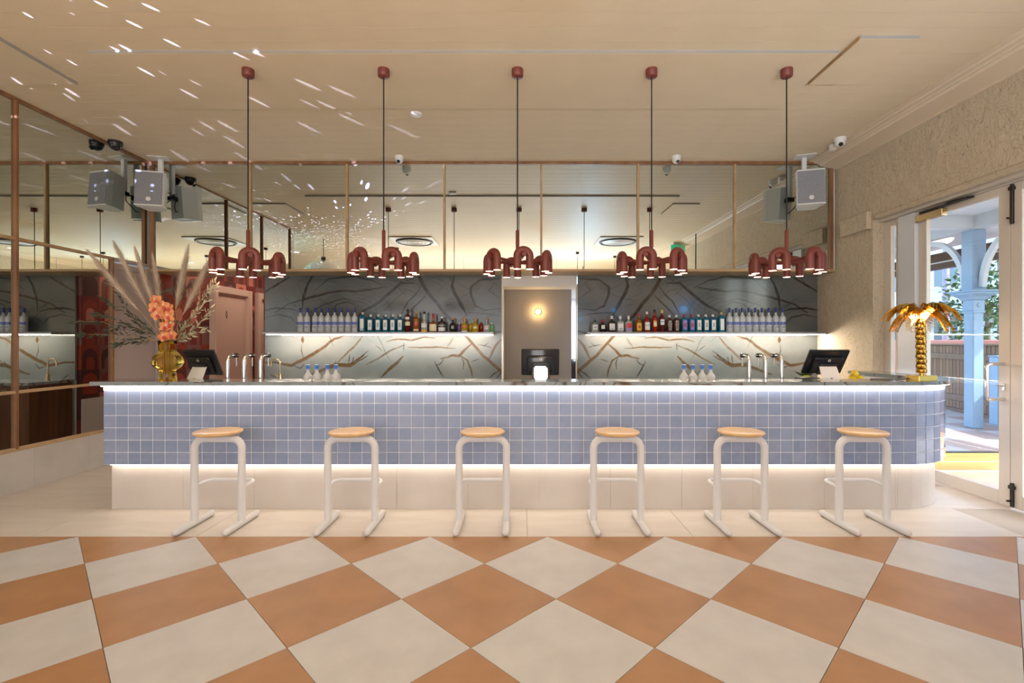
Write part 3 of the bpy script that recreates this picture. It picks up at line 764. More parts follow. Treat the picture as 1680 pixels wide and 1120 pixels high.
L_blue = gm('label_blue', (0.12, 0.17, 0.52), 0.5); L_white = gm('label_white', (0.8, 0.8, 0.78), 0.55); L_cream = gm('label_cream', (0.78, 0.66, 0.45), 0.55)
L_red = gm('label_red', (0.55, 0.04, 0.05), 0.5); L_grey = gm('label_grey', (0.35, 0.37, 0.42), 0.5); L_yel = gm('label_yellow', (0.8, 0.42, 0.03), 0.5); L_black = gm('label_black', (0.02, 0.02, 0.02), 0.5)
L_violet = gm('label_violet', (0.32, 0.22, 0.6), 0.5)
C_blue = gm('cap_blue', (0.03, 0.045, 0.25), 0.35); C_black = gm('cap_black', (0.01, 0.01, 0.012), 0.3); C_red = gm('cap_red', (0.42, 0.015, 0.03), 0.35)
C_white = gm('cap_white', (0.75, 0.76, 0.78), 0.3); C_cork = gm('cap_cork', (0.5, 0.28, 0.12), 0.6); C_gold = gm('cap_gold', (0.7, 0.5, 0.16), 0.3); C_brightblue = gm('cap_bright_blue', (0.04, 0.17, 0.62), 0.35)
violet = gm('violet_glass', (0.3, 0.18, 0.5), 0.1, 0.3); green = gm('green_glass', (0.2, 0.48, 0.2), 0.1, 0.3)
BOT = {}
def bottle(kind, r, h, body, cap, lab, labels, k=2, bh=0.62, sh=0.78, nr=0.013, caph=0.12, taper=False):
    """bh: top of the straight body, sh: foot of the neck, as fractions of the height; labels: (z0, z1, material, facing) fractions"""
    zb, zs, zc = h*bh, h*sh, h*(1-caph)
    prof = [(0.0, 0.001), (r*0.86, 0.0), (r, 0.006), (r, zb)]
    for i in range(1, 7):
        t_ = i/6; prof.append((nr + (r-nr)*(0.5 + 0.5*math.cos(PI*t_)), zb + (zs-zb)*t_))
    prof += [(nr, zc), (nr, h - 0.004), (0.0, h - 0.004)]
    root = thing('bottle', lab, 'bottle')
    n = 24 if k == 2 else 32
    b_ = obj('glass_body', superlathe(prof, n, (0,0,0), k), body, root)
    obj('cap', MB().lathe([(nr + 0.001, zc), (nr + 0.0035, zc + 0.002), (nr + 0.003, h - 0.002), (nr, h), (0.0, h)], 16), cap, root)
    for z0, z1, m_, half_w in labels:
        e = 0.0012; vs_ = []; na_ = 12
        for zz in (h*z0, h*z1):
            for i in range(na_ + 1):
                a = -PI/2 + half_w*(2*i/na_ - 1); ca, sa = math.cos(a), math.sin(a)
                f = (abs(ca)**k + abs(sa)**k)**(-1.0/k) if k > 2 else 1.0
                vs_.append(((r*f + e)*ca, (r*f + e)*sa, zz))
        obj('label', MB().add(vs_, [(i, i+1, na_+2+i, na_+1+i) for i in range(na_)], True), m_, root)
    BOT[kind] = root; root['proto'] = 1
    return root
used = set()
def place_bottle(kind, px, d, z, label, group=None, rz=0.0):
    src = BOT[kind]
    if kind in used: o = dup(src)
    else: o = src; used.add(kind)
    if 'proto' in o: del o['proto']
    o.location = ((px - VX)*d/F, d, z); o.rotation_euler = (0, 0, rz); o['label'] = label
    if group: o['group'] = group
    elif 'group' in o: del o['group']
    return o
S = 6.42/F
bottle('vodka', 0.041, 0.319, frost, C_blue, '', [(0.30, 0.42, L_blue, 1.15), (0.18, 0.24, L_grey, 0.6)], bh=0.58, sh=0.76, nr=0.012, caph=0.19)
bottle('gin', 0.040, 0.232, bluegl, C_white, '', [(0.12, 0.68, L_white, 0.55), (0.28, 0.52, L_grey, 0.25)], k=5, bh=0.74, sh=0.82, nr=0.012, caph=0.12)
bottle('gin_tall', 0.042, 0.262, bluegl, C_white, '', [(0.08, 0.66, L_white, 0.5), (0.12, 0.17, L_black, 0.5)], k=5, bh=0.74, sh=0.84, nr=0.012, caph=0.10)
bottle('gin_red', 0.040, 0.236, bluegl, C_red, '', [(0.12, 0.66, L_violet, 0.5), (0.28, 0.5, L_red, 0.4)], k=5, bh=0.74, sh=0.82, nr=0.012, caph=0.14)
bottle('gin_orange', 0.042, 0.262, bluegl, C_gold, '', [(0.10, 0.66, L_white, 0.5)], k=5, bh=0.74, sh=0.84, nr=0.012, caph=0.12)
gl, gr_ = 'frosted bottles on the shelf by the corridor', 'frosted bottles on the shelf by the stucco wall'
for p in (493, 504, 517, 527, 538, 549, 560, 571, 582):
    place_bottle('vodka', p, 6.42, ZS, 'frosted blue-capped bottle in a row of nine on the shelf by the corridor', gl)
for p in (1196.7, 1207.5, 1217.7, 1228.5, 1239, 1250, 1261, 1272.6, 1283.6):
    place_bottle('vodka', p, 6.42, ZS, 'frosted blue-capped bottle in a row of nine by the stucco wall', gr_)
place_bottle('gin_tall', 595, 6.42, ZS, 'tallest blue gin bottle, next to the frosted row by the corridor')
for p in (608, 621, 633, 645, 657):
    place_bottle('gin', p, 6.42, ZS, 'square blue bottle with white label on the shelf by the corridor', 'blue bottles on the shelf by the corridor')
for p in (1145.7, 1157.7, 1169.4):
    place_bottle('gin', p, 6.42, ZS, 'square blue bottle with white label on the shelf by the stucco wall', 'blue white-label bottles by the stucco wall')
for p in (1122.5, 1134.5):
    place_bottle('gin_red', p, 6.42, ZS, 'square blue bottle with red label and red cap', 'blue bottles with red labels')
place_bottle('gin_orange', 1183, 6.42, ZS, 'taller blue bottle with a gold cap beside the frosted row')
def one(px, top, r, body, cap, lab, labels, **kw):
    kd = 'one%d' % len(BOT)
    bottle(kd, r, (544.5 - top)*S, body, cap, '', labels, **kw)
    return place_bottle(kd, px, 6.42, ZS, lab)
one(669, 507, 0.036, maroon_, C_black, 'tall dark red bottle with black cap and pale neck label', [(0.55, 0.66, L_white, 0.8), (0.28, 0.45, L_cream, 1.1)], bh=0.66, sh=0.8)
one(683, 510, 0.041, amber, C_cork, 'amber whisky bottle with a cork top between two dark-capped bottles', [(0.05, 0.14, L_cream, 1.0), (0.3, 0.4, L_red, 0.7)], bh=0.6, sh=0.74)
one(696, 511, 0.042, clear, C_black, 'clear bottle of pale amber spirit with a black cap', [(0.22, 0.42, L_white, 0.9), (0.02, 0.12, L_yel, 1.2)], bh=0.42, sh=0.62)
one(711, 514, 0.048, amber, C_red, 'amber bottle with a red wax neck and cream label', [(0.06, 0.42, L_cream, 1.0)], k=4, bh=0.42, sh=0.62, caph=0.26)
one(725, 519, 0.046, darkgl, C_white, 'black bottle with wide white label and white ball stopper', [(0.06, 0.30, L_white, 1.1), (0.40, 0.46, L_grey, 1.0)], k=4, bh=0.62, sh=0.76)
one(743, 521, 0.046, darkgl, C_cork, 'squat black bottle with cork stopper and gold mark', [(0.22, 0.42, L_grey, 0.35)], bh=0.48, sh=0.7)
one(752, 529, 0.030, violet, C_white, 'small violet bottle half hidden by the squat black bottle', [], bh=0.7, sh=0.85).location.y += 0.09
one(762, 522, 0.046, yellow, C_cork, 'squat golden tequila bottle with orange label', [(0.3, 0.42, L_red, 0.5), (0.02, 0.1, L_white, 1.0)], bh=0.48, sh=0.68, nr=0.016, caph=0.24)
one(770.5, 528, 0.036, yellow, C_gold, 'small golden bottle behind the golden tequila bottles', [], bh=0.7, sh=0.85).location.y += 0.09
one(780, 522, 0.043, yellow, C_cork, 'squat golden tequila bottle with pale label', [(0.25, 0.4, L_cream, 0.6)], bh=0.48, sh=0.68, nr=0.016, caph=0.24)
one(788.5, 528, 0.030, redsp, C_red, 'small red bottle behind the pale-labelled tequila bottle', [], bh=0.7, sh=0.85).location.y += 0.09
one(798, 522, 0.043, clear, C_cork, 'squat clear tequila bottle with cork stopper at the shelf end', [(0.2, 0.4, L_white, 0.5), (0.28, 0.34, L_red, 0.3)], bh=0.48, sh=0.7)
one(806, 529, 0.036, green, C_white, 'small green bottle at the end of the shelf', [], bh=0.7, sh=0.85).location.y += 0.09
one(976, 525, 0.043, clear, C_black, 'small clear square bottle with black cap beside the niche', [(0.2, 0.6, L_white, 0.6), (0.32, 0.46, L_grey, 0.4)], k=5, bh=0.62, sh=0.74, caph=0.2)
one(989, 524, 0.044, darkgl, C_red, 'small round black bottle with dark red cap', [(0.25, 0.55, L_white, 0.55)], bh=0.56, sh=0.74, caph=0.2)
one(1003.5, 518, 0.045, darkgl, C_white, 'square black bottle with big white label and clear stopper', [(0.12, 0.52, L_white, 0.7), (0.15, 0.22, L_grey, 0.6)], k=5, bh=0.62, sh=0.72, caph=0.2)
one(1017.5, 518, 0.045, clear, C_white, 'square clear bottle with big white label and clear stopper', [(0.12, 0.52, L_white, 0.7), (0.15, 0.25, L_grey, 0.6)], k=5, bh=0.62, sh=0.72, caph=0.2)
one(1031, 518, 0.045, clear, C_white, 'square clear bottle with red and violet label', [(0.25, 0.55, L_red, 0.7), (0.10, 0.25, L_violet, 0.7)], k=5, bh=0.62, sh=0.72, caph=0.2)
one(1048, 514, 0.044, amber, C_red, 'amber bottle with orange label and red cap', [(0.08, 0.48, L_yel, 0.8), (0.2, 0.36, L_red, 0.3)], bh=0.58, sh=0.74)
one(1061.5, 511, 0.041, redsp, C_white, 'dark red bottle with big white label and white top', [(0.1, 0.48, L_white, 0.9), (0.3, 0.36, L_grey, 0.7)], bh=0.56, sh=0.76)
one(1074, 507.5, 0.038, redsp, C_black, 'bright red aperitif bottle with black cap', [(0.24, 0.5, L_yel, 0.6), (0.30, 0.42, L_white, 0.5)], bh=0.6, sh=0.76)
one(1086, 508, 0.036, maroon_, C_gold, 'slim maroon bottle with gold cap and white label', [(0.32, 0.56, L_white, 0.8), (0.44, 0.5, L_blue, 0.7)], bh=0.62, sh=0.8, caph=0.16)
for p in (1098, 1109.6):
    if 'rum' not in BOT: bottle('rum', 0.042, 0.225, brown_, C_white, '', [(0.10, 0.66, L_white, 0.34), (0.13, 0.63, L_black, 0.28)], k=4, bh=0.7, sh=0.82, caph=0.14)
    place_bottle('rum', p, 6.42, ZS, 'dark brown bottle with tall outlined label', 'dark brown bottles with outlined labels')
# necks of the bottles standing on the work counter behind the bar
bottle('rail', 0.040, 0.303, frost, C_brightblue, '', [(0.25, 0.45, L_blue, 1.0)], bh=0.62, sh=0.80, nr=0.0135, caph=0.17)
bottle_cap = BOT['rail']
for z0, z1 in ((0.845, 0.86), (0.985, 1.0)):
    obj('cap_band', MB().lathe([(0.0175, 0.303*z0), (0.0175, 0.303*z1)], 16, cap=False), C_white, bottle_cap)
for p in (505, 520, 537, 551): place_bottle('rail', p, 4.42, 0.90, 'frosted bottle standing behind the bar near the vase, only its blue-banded neck showing', 'bottle necks near the vase')
for p in (1122, 1137, 1152, 1166): place_bottle('rail', p, 4.42, 0.90, 'frosted bottle standing behind the bar near the till, only its blue-banded neck showing', 'bottle necks near the till')
for k_ in [k for k in BOT if k not in used]:
    for ch in list(BOT[k_].children): bpy.data.objects.remove(ch)
    bpy.data.objects.remove(BOT[k_])

# ------------------------------------------------------------------ taps, faucet
def make_tap():
    t = thing('beer_tap', 'x', 'tap')
    z1 = 0.383
    path = [(0, 0, 0.0), (0, 0, 0.2), (0, 0, z1 - 0.05)] + [(0, 0.05 - 0.05*math.cos(a), z1 - 0.05 + 0.05*math.sin(a)) for a in [PI/2*i/8 for i in range(1, 9)]] + [(0, 0.10, z1)]
    obj('column', MB().tube(path, 0.0165, 14), M['steel'], t)
    obj('flange', MB().lathe([(0.035, 0), (0.035, 0.008), (0.018, 0.014)], 20), M['steel'], t)
    sp = obj('spout', MB().tube([(0, 0.10, z1), (0, 0.145, z1 - 0.002)], 0.021, 14), M['black_gloss'], t)
    obj('nozzle', MB().tube([(0, 0.13, z1 - 0.01), (0, 0.135, z1 - 0.10)], 0.008, 10), M['steel'], sp)
    return t
tp = make_tap()
for i, p in enumerate((373.5, 400.5, 427.5, 1229, 1256, 1282.5)):
    o = tp if i == 0 else dup(tp)
    o.location = ((p - VX)*4.36/F, 4.36, 0.90)
    o['label'] = 'curved chrome beer tap, one of three near the pink door' if i < 3 else 'curved chrome beer tap, one of three in front of the white-lit marble beside the till'
    o['group'] = 'beer taps near the pink door' if i < 3 else 'beer taps beside the till'
fc = thing('faucet', 'brass swan-neck faucet on the back counter next to the corridor', 'faucet', ((459.5-VX)*6.45/F, 6.45, 0.90))
zz = 0.25
fp = [(0, 0, 0.0), (0, 0, zz - 0.05)] + [(-0.058 + 0.058*math.cos(a), 0, zz - 0.03 + 0.058*math.sin(a)) for a in [PI*i/12 for i in range(13)]] + [(-0.116, 0, zz - 0.075)]
obj('spout', MB().tube(fp, 0.010, 12), M['brass'], fc)
obj('base', MB().lathe([(0.024, 0), (0.024, 0.012), (0.018, 0.016), (0.018, 0.07), (0.01, 0.075)], 20), M['brass'], fc)
obj('lever', MB().tube([(-0.015, 0, 0.05), (-0.05, -0.005, 0.055), (-0.055, -0.005, 0.09)], 0.006, 8), M['brass'], fc)

# ------------------------------------------------------------------ tills
def make_till(name, label, loc, rz, tilt, w, h, stand, body):
    t = thing(name, label, 'till', loc, rz)
    Mx = Matrix.Translation((0, 0, 0.235)) @ Matrix.Rotation(tilt, 4, 'X')
    s = obj('screen', MB().cbox((-w/2, -0.0, -h/2), (w/2, 0.03, h/2), 0.008).xf(Mx), body, t)
    obj('rear_cover', MB().cbox((-w/2 + 0.05, -0.03, -h/2 + 0.02), (w/2 - 0.05, -0.0005, h/2 - 0.06), 0.012).xf(Mx), body, s)
    obj('port_cover', MB().cbox((-0.075, -0.042, -h/2 + 0.02), (0.075, -0.031, 0.01), 0.006).xf(Mx), M['black'], s)
    obj('maker_mark', MB().tube([p for p in arc((0, -0.032, h/2 - 0.085), 0.010, 0, 2*PI, 16, 'xz')][:-1], 0.0022, 6, closed=True).xf(Mx), M['white_plastic'], s)
    # curved stand leg
    pr = [(-0.03, 0.20), (-0.055, 0.15), (-0.085, 0.09), (-0.115, 0.03), (-0.125, 0.0)]
    vs_ = []
    for i, (yy, zz_) in enumerate(pr):
        hw = 0.075 + 0.016*i/4
        vs_ += [(-hw, yy, zz_), (hw, yy, zz_), (-hw, yy + 0.012, zz_ + 0.004), (hw, yy + 0.012, zz_ + 0.004)]
    fs = []
    for i in range(4):
        a = i*4
        fs += [(a, a+4, a+5, a+1), (a+2, a+3, a+7, a+6), (a, a+2, a+6, a+4), (a+1, a+5, a+7, a+3)]
    fs += [(0, 1, 3, 2), (16, 18, 19, 17)]
    sd_ = obj('stand', MB().add(vs_, fs), stand, t)
    obj('base_plate', MB().cbox((-0.07, -0.12, 0.0), (0.07, 0.10, 0.010), 0.003), stand, t)
    obj('stand_mark', MB().cbox((-0.008, -0.0865, 0.085), (0.008, -0.079, 0.101), 0.001), M['black'], sd_)
    return t
zb = 0.90
tr = make_till('till', 'black till on a white curved stand beside the stucco wall', ((1362-VX)*4.34/F, 4.40, 0.985), R_(0), R_(33), 0.36, 0.255, M['white_plastic'], M['black_gloss'])
obj('card_reader', MB().cbox((-0.24, -0.05, 0.0), (-0.08, 0.08, 0.10), 0.006), M['black'], tr)
tl = make_till('till', 'black till on a white curved stand beside the gold vase', ((322-VX)*4.34/F, 4.42, 0.98), R_(-14), R_(24), 0.34, 0.25, M['white_plastic'], M['black'])
tc_ = make_till('till', 'grey-backed till in front of the grey niche', ((886.5-VX)*4.42/F, 4.42, 0.985), 0, R_(12), 0.345, 0.245, M['dark_metal'], M['black_gloss'])
for nm, t, w in (('till_stand', tr, 0), ('till_stand', tl, 0), ('till_stand', tc_, 0)):
    p = t.location
    lab = {tr: 'low steel riser under the till beside the stucco wall', tl: 'low steel riser under the till beside the gold vase', tc_: 'low steel riser under the till in front of the niche'}[t]
    tag(obj('till_riser', MB().cbox((p.x - 0.16, p.y - 0.11, 0.9005), (p.x + 0.16, p.y + 0.12, p.z - 0.0005), 0.004), M['brushed']), lab, 'stand')
cl = thing('cube_lamp', 'small glowing white cube lamp standing on the bar top', 'lamp', ((887-VX)*4.08/F, 4.08, ZT))
obj('shade', MB().cbox((-0.054, -0.054, 0.012), (0.054, 0.054, 0.118), 0.014), mat('cube_glow', (1,1,1), 0.4, emit=7.0, ecol=(1,0.97,0.94)), cl)
obj('base', MB().cbox((-0.046, -0.046, 0.0), (0.046, 0.046, 0.0118), 0.004), M['white_plastic'], cl)

# globe sconce on the grey niche wall
sc = thing('wall_sconce', 'round glowing glass wall light on the grey niche wall', 'lamp', ((883-VX)*6.9/F, 6.949, HC + (VY-511)*6.9/F))
obj('backplate', MB().tube([(0, 0, 0), (0, -0.02, 0)], 0.045, 24), M['brass'], sc)
obj('globe', MB().lathe([(0.064*math.sin(PI*i/14), -0.064*math.cos(PI*i/14)) for i in range(15)], 24, (0, -0.075, 0)), M['glass'], sc)
obj('bulb', MB().lathe([(0.03*math.sin(PI*i/10), -0.03*math.cos(PI*i/10)) for i in range(11)], 16, (0, -0.07, 0)), mat('sconce_bulb', (1,0.8,0.5), 0.5, emit=120, ecol=(1, 0.62, 0.26)), sc)
# black round bin lid glimpsed in the passage by the niche
bn = thing('bin', 'black round bin in the passage behind the grey niche wall', 'bin', (0.80, 7.35, 0))
obj('bin_body', MB().lathe([(0.0, 0), (0.14, 0.0), (0.17, 0.9), (0.175, 1.0)], 24), M['black'], bn)
obj('lid', MB().lathe([(0.18, 1.0), (0.18, 1.03), (0.12, 1.12), (0.0, 1.15)], 24), M['black'], bn)

# ------------------------------------------------------------------ loudspeakers on the ceiling
def make_speaker(label, loc, rz, tilt):
    t = thing('loudspeaker', label, 'speaker', loc, rz)     # loc: centre of the cabinet
    zc = ZC - loc[2]
    Mt = Matrix.Rotation(tilt, 4, 'X')
    w, h, dp, wb_ = 0.148, 0.207, 0.24, 0.095
    pts = [(-w, -0.11), (w, -0.11), (w, -0.05), (wb_, dp - 0.11), (-wb_, dp - 0.11), (-w, -0.05)]
    b_ = obj('cabinet', MB().prism(pts, -h, h).xf(Mt), M['speaker'], t)
    g_ = obj('grille', MB().cbox((-w + 0.004, -0.118, -h + 0.012), (w - 0.004, -0.1102, h - 0.012), 0.003).xf(Mt), M['grille'], t)
    bd = obj('badge', MB().tube([(0, -0.1185, -h + 0.075), (0, -0.121, -h + 0.075)], 0.026, 20).xf(Mt), M['white_plastic'], g_)
    for s in (-1, 1): obj('cabinet_edge', MB().cbox((-w - 0.002, -0.119, s*h - 0.006), (w + 0.002, -0.03, s*h + 0.006), 0.003).xf(Mt), M['white_plastic'], t)
    obj('mount_plate', MB().cbox((-0.11, 0.07, zc - 0.012), (0.11, 0.235, zc - 0.0005), 0.003), M['white_plastic'], t)
    obj('mount_pole', MB().cbox((-0.026, 0.165, 0.02), (0.026, 0.215, zc - 0.012), 0.006), M['speaker'], t)
    obj('bracket', MB().tube([(0, 0.125, 0.02), (0, 0.20, 0.05)], 0.03, 12).cbox((-0.05, 0.155, 0.0), (0.05, 0.225, 0.05), 0.006), M['black'], t)
    obj('cable', MB().tube([(0.03, 0.22, 0.05), (0.09, 0.24, 0.06), (0.10, 0.23, -0.02), (0.05, 0.20, -0.09), (0.02, 0.16, -0.14), (0.01, 0.12, -0.13)], 0.006, 6), M['black'], t)
    return t
make_speaker('white ceiling speaker with grey grille in front of the mirror wall', (-4.47, 5.90, 3.235), R_(14), R_(-4))
make_speaker('white ceiling speaker with grey grille near the stucco wall', (3.47, 5.84, 3.235), R_(-16), R_(-4))

# dome cameras on the ceiling
def dome(label, x, y, body, rz, r=0.055):
    t = thing('security_camera', label, 'camera', (x, y, ZC), rz)
    obj('housing', MB().lathe([(r, 0.0), (r, -0.03), (r*0.93, -0.045)], 28, cap=False).lathe([(0.0, -0.0005), (r, -0.0005)], 28, cap=False), body, t)
    obj('dome', MB().lathe([(r*0.88*math.cos(a), -0.045 - r*0.85*math.sin(a)) for a in [PI/2*i/8 for i in range(9)]], 28), body, t)
    obj('lens', MB().tube([(0, -r*0.45, -0.045 - r*0.45), (0, -r*0.80, -0.045 - r*0.66)], r*0.36, 16), M['black_gloss'], t)
    return t
dome('white dome camera above the mirror band near the blue gin bottles', -1.50, 5.99, M['white_plastic'], 0)
dome('white dome camera above the mirror band near the red aperitif bottles', 1.925, 5.99, M['white_plastic'], 0.2)
dome('white dome camera next to the cornice by the stucco wall', 3.60, 5.46, M['white_plastic'], -0.4, 0.062)
dome('black dome camera by the mirror wall', -4.64, 5.55, M['black_gloss'], 0.5, 0.07)
ms = thing('motion_sensor', 'small white sensor box beside the dome camera by the cornice', 'sensor', (3.62, 5.62, ZC))
obj('sensor_body', MB().cbox((-0.028, -0.03, -0.075), (0.028, 0.03, -0.0005), 0.008), M['white_plastic'], ms)
obj('sensor_lens', MB().cbox((-0.02, -0.034, -0.06), (0.02, -0.0302, -0.03), 0.001), M['speaker'], ms)
sm = thing('smoke_detector', 'flat white disc on the ceiling between the pendants', 'detector', ((677-VX)*4.72/F, 4.72 + 0.15, ZC))
obj('detector_body', MB().lathe([(0.0, -0.022), (0.05, -0.02), (0.062, -0.01), (0.062, -0.0005)], 28), M['white_plastic'], sm)
wbx = thing('junction_box', 'stucco-painted box on the wall beside the door opening', 'box', (XR, 5.78, 2.70))
obj('box_body', MB().cbox((-0.06, -0.235, 0), (-0.0005, 0.235, 0.20), 0.006), M['stucco'], wbx)

# ceiling things of the room behind the camera, seen in the mirrors
def cassette(label, x, y):
    t = thing('ceiling_cassette', label, 'air conditioner', (x, y, ZC))
    obj('panel', MB().cbox((-0.48, -0.48, -0.03), (0.48, 0.48, -0.0005), 0.008), M['white_plastic'], t)
    obj('outlet_ring', MB().tube(arc((0, 0, -0.035), 0.40, 0, 2*PI, 48, 'xy')[:-1], 0.028, 8, closed=True), M['black'], t)
    g_ = obj('round_grille', MB().lathe([(0.37, -0.031), (0.35, -0.05), (0.0, -0.055)], 48), M['white_plastic'], t)
    obj('grille_slats', MB().tube(arc((0, 0, -0.054), 0.26, 0, 2*PI, 40, 'xy')[:-1], 0.006, 6, closed=True).tube(arc((0, 0, -0.055), 0.18, 0, 2*PI, 40, 'xy')[:-1], 0.006, 6, closed=True).tube(arc((0, 0, -0.056), 0.10, 0, 2*PI, 40, 'xy')[:-1], 0.006, 6, closed=True), M['speaker'], g_)
cassette('square white ceiling air conditioner mirrored above the blue gin bottles', -2.45, 1.15)
cassette('square white ceiling air conditioner mirrored near the stucco wall', 2.25, 1.15)
cassette('square white ceiling air conditioner mirrored beside the loudspeaker', -6.6, 0.9)
dlm = mat('downlight_glow', (1,0.95,0.88), 0.5, emit=9, ecol=(1, 0.93, 0.82))
for i, (x, y) in enumerate(((-4.1, -0.6), (3.3, 0.2), (-5.9, -0.4), (0.4, -2.2))):
    t = thing('downlight', 'small round recessed downlight in the boarded ceiling, seen in the mirror', 'lamp', (x, y, ZC), 0, 'recessed downlights')
    obj('trim_ring', MB().lathe([(0.06, -0.006), (0.075, -0.006), (0.08, -0.0005)], 24, cap=False), M['white_plastic'], t)
    obj('diffuser', MB().lathe([(0.0, -0.003), (0.06, -0.003)], 24, cap=False), dlm, t)
for i, (x, y) in enumerate(((-3.1, 0.2), (-0.9, -0.9), (1.5, -0.4), (2.6, -1.0))):
    t = thing('black_pendant', 'thin black pendant cord with small canopy, seen in the mirror', 'lamp', (x, y, ZC), 0, 'black pendants in the room')
    obj('canopy', MB().lathe([(0.0, -0.05), (0.045, -0.05), (0.045, -0.0005)], 20), M['dark_metal'], t)
    obj('cord', MB().tube([(0, 0, -0.05), (0, 0, -1.5)], 0.005, 6), M['cord'], t)
    obj('shade', MB().lathe([(0.03, -1.48), (0.11, -1.62), (0.10, -1.62), (0.025, -1.49)], 20), M['dark_metal'], t)
ball = thing('mirror_ball', 'large silver mirror ball hanging from the ceiling, seen in the mirror', 'mirror ball', (-4.5, 1.3, ZC))
obj('sphere', MB().lathe([(0.52*math.sin(PI*i/22), -1.0 - 0.52*math.cos(PI*i/22)) for i in range(23)], 44, smooth=False), mat('mirror_facets', (0.75,0.77,0.8), 0.1, 1.0), ball)
obj('hanging_rod', MB().tube([(0, 0, -0.0005), (0, 0, -0.49)], 0.008, 8), M['dark_metal'], ball)
obj('motor', MB().lathe([(0.05, -0.47), (0.05, -0.41), (0.02, -0.40)], 16), M['dark_metal'], ball)
ex = thing('exit_sign', 'green and white exit sign hanging by the stucco wall, seen in the mirror', 'sign', (3.72, 0.9, ZC))
obj('sign_body', MB().cbox((-0.17, -0.02, -0.24), (0.17, 0.02, -0.05), 0.004), M['white_plastic'], ex)
obj('sign_face', MB().box((-0.16, 0.0205, -0.23), (0.16, 0.024, -0.06)), mat('exit_green', (0.02, 0.45, 0.22), 0.4, emit=0.6, ecol=(0.02, 0.6, 0.3)), ex)
obj('running_figure', MB().box((-0.02, 0.0242, -0.17), (0.02, 0.026, -0.11)).box((-0.015, 0.0242, -0.10), (0.015, 0.026, -0.075)).box((-0.05, 0.0242, -0.21), (-0.02, 0.026, -0.165)).box((0.015, 0.0242, -0.21), (0.04, 0.026, -0.165)).box((0.07, 0.0242, -0.22), (0.13, 0.026, -0.075)), M['white_plastic'], ex)
obj('hanger', MB().box((-0.1, -0.004, -0.05), (0.1, 0.004, -0.0005)), M['white_plastic'], ex)
# stage lamps in the room behind the camera
def stage_lamp(label, x, y, z, aim, emit):
    t = thing('stage_lamp', label, 'lamp', (x, y, z))
    d = (Vector(aim) - Vector((x, y, z))).normalized(); q = Vector((0, 0, -1)).rotation_difference(d).to_matrix().to_4x4()
    obj('housing', MB().lathe([(0.05, 0.16), (0.075, 0.14), (0.085, 0.0), (0.08, 0.0), (0.07, 0.13), (0.0, 0.15)], 20).xf(q), M['black'], t)
    obj('lens', MB().lathe([(0.0, 0.01), (0.078, 0.01)], 20, cap=False).xf(q), emit, t)
    obj('yoke', MB().tube([(0, 0, 0.06), (0, 0, ZC - z)], 0.012, 8), M['black'], t)
bluem = mat('blue_lens', (0.02, 0.4, 1.0), 0.5, emit=60, ecol=(0.02, 0.38, 1.0))
stage_lamp('black stage lamp with a blue lens by the stucco wall', 3.1, -3.0, 2.46, (1.0, 6.5, 1.9), bluem)
stage_lamp('black stage lamp with a blue lens in the middle of the room', 1.98, -3.0, 2.15, (0.8, 6.5, 1.8), bluem)
stage_lamp('black stage lamp with a blue lens near the doors', 3.75, 2.0, 2.15, (2.4, 6.5, 1.8), bluem)
def spot(name, loc, aim, power, col, size, blend=0.8, rad=0.05):
    d = bpy.data.lights.new(name, 'SPOT'); d.energy = power; d.color = col; d.spot_size = R_(size); d.spot_blend = blend; d.shadow_soft_size = rad
    o = bpy.data.objects.new(name, d); COL.objects.link(o); o.location = loc
    o.rotation_euler = (Vector(aim) - Vector(loc)).to_track_quat('-Z', 'Y').to_euler(); return o
spot('cyan_ceiling_wash', (2.0, -1.6, 1.5), (2.0, 0.0, 3.7), 420, (0.30, 0.64, 1.0), 100)
spot('cyan_ceiling_wash', (-6.8, 1.2, 1.5), (-6.6, 1.4, 3.7), 200, (0.25, 0.80, 0.95), 100)
# mirror-ball sparkle: an added unseen point light imitates the ball's reflected dots
pdl = bpy.data.lights.new('added_sparkle_light', 'POINT'); pdl.energy = 2300; pdl.shadow_soft_size = 0.0; pdl.color = (0.58, 0.60, 1.0); pdl.use_nodes = True
po = bpy.data.objects.new('added_sparkle_light', pdl); COL.objects.link(po); po.location = (-3.7, 1.75, 3.12)
n, l = pdl.node_tree.nodes, pdl.node_tree.links
tc = N(n, 'ShaderNodeTexCoord'); vo = N(n, 'ShaderNodeTexVoronoi'); vo.inputs['Scale'].default_value = 26.0
l.new(tc.outputs['Normal'], vo.inputs['Vector'])
rp = N(n, 'ShaderNodeValToRGB'); rp.color_ramp.elements[0].position = 0.14; rp.color_ramp.elements[0].color = (1,1,1,1); rp.color_ramp.elements[1].position = 0.21; rp.color_ramp.elements[1].color = (0,0,0,1)
l.new(vo.outputs['Distance'], rp.inputs[0])
sxyz = N(n, 'ShaderNodeSeparateXYZ'); l.new(tc.outputs['Normal'], sxyz.inputs[0])
up = N(n, 'ShaderNodeMath', operation='GREATER_THAN'); up.inputs[1].default_value = 0.02; l.new(sxyz.outputs['Z'], up.inputs[0])
ml = N(n, 'ShaderNodeMath', operation='MULTIPLY'); l.new(up.outputs[0], ml.inputs[0]); l.new(rp.outputs[0], ml.inputs[1])
ay = N(n, 'ShaderNodeMath', operation='ABSOLUTE'); l.new(sxyz.outputs['Y'], ay.inputs[0])
lim_ = N(n, 'ShaderNodeMath', operation='MULTIPLY_ADD'); lim_.inputs[1].default_value = 0.7; lim_.inputs[2].default_value = 0.12; l.new(ay.outputs[0], lim_.inputs[0])
sd2 = N(n, 'ShaderNodeMath', operation='LESS_THAN'); l.new(sxyz.outputs['X'], sd2.inputs[0]); l.new(lim_.outputs[0], sd2.inputs[1])
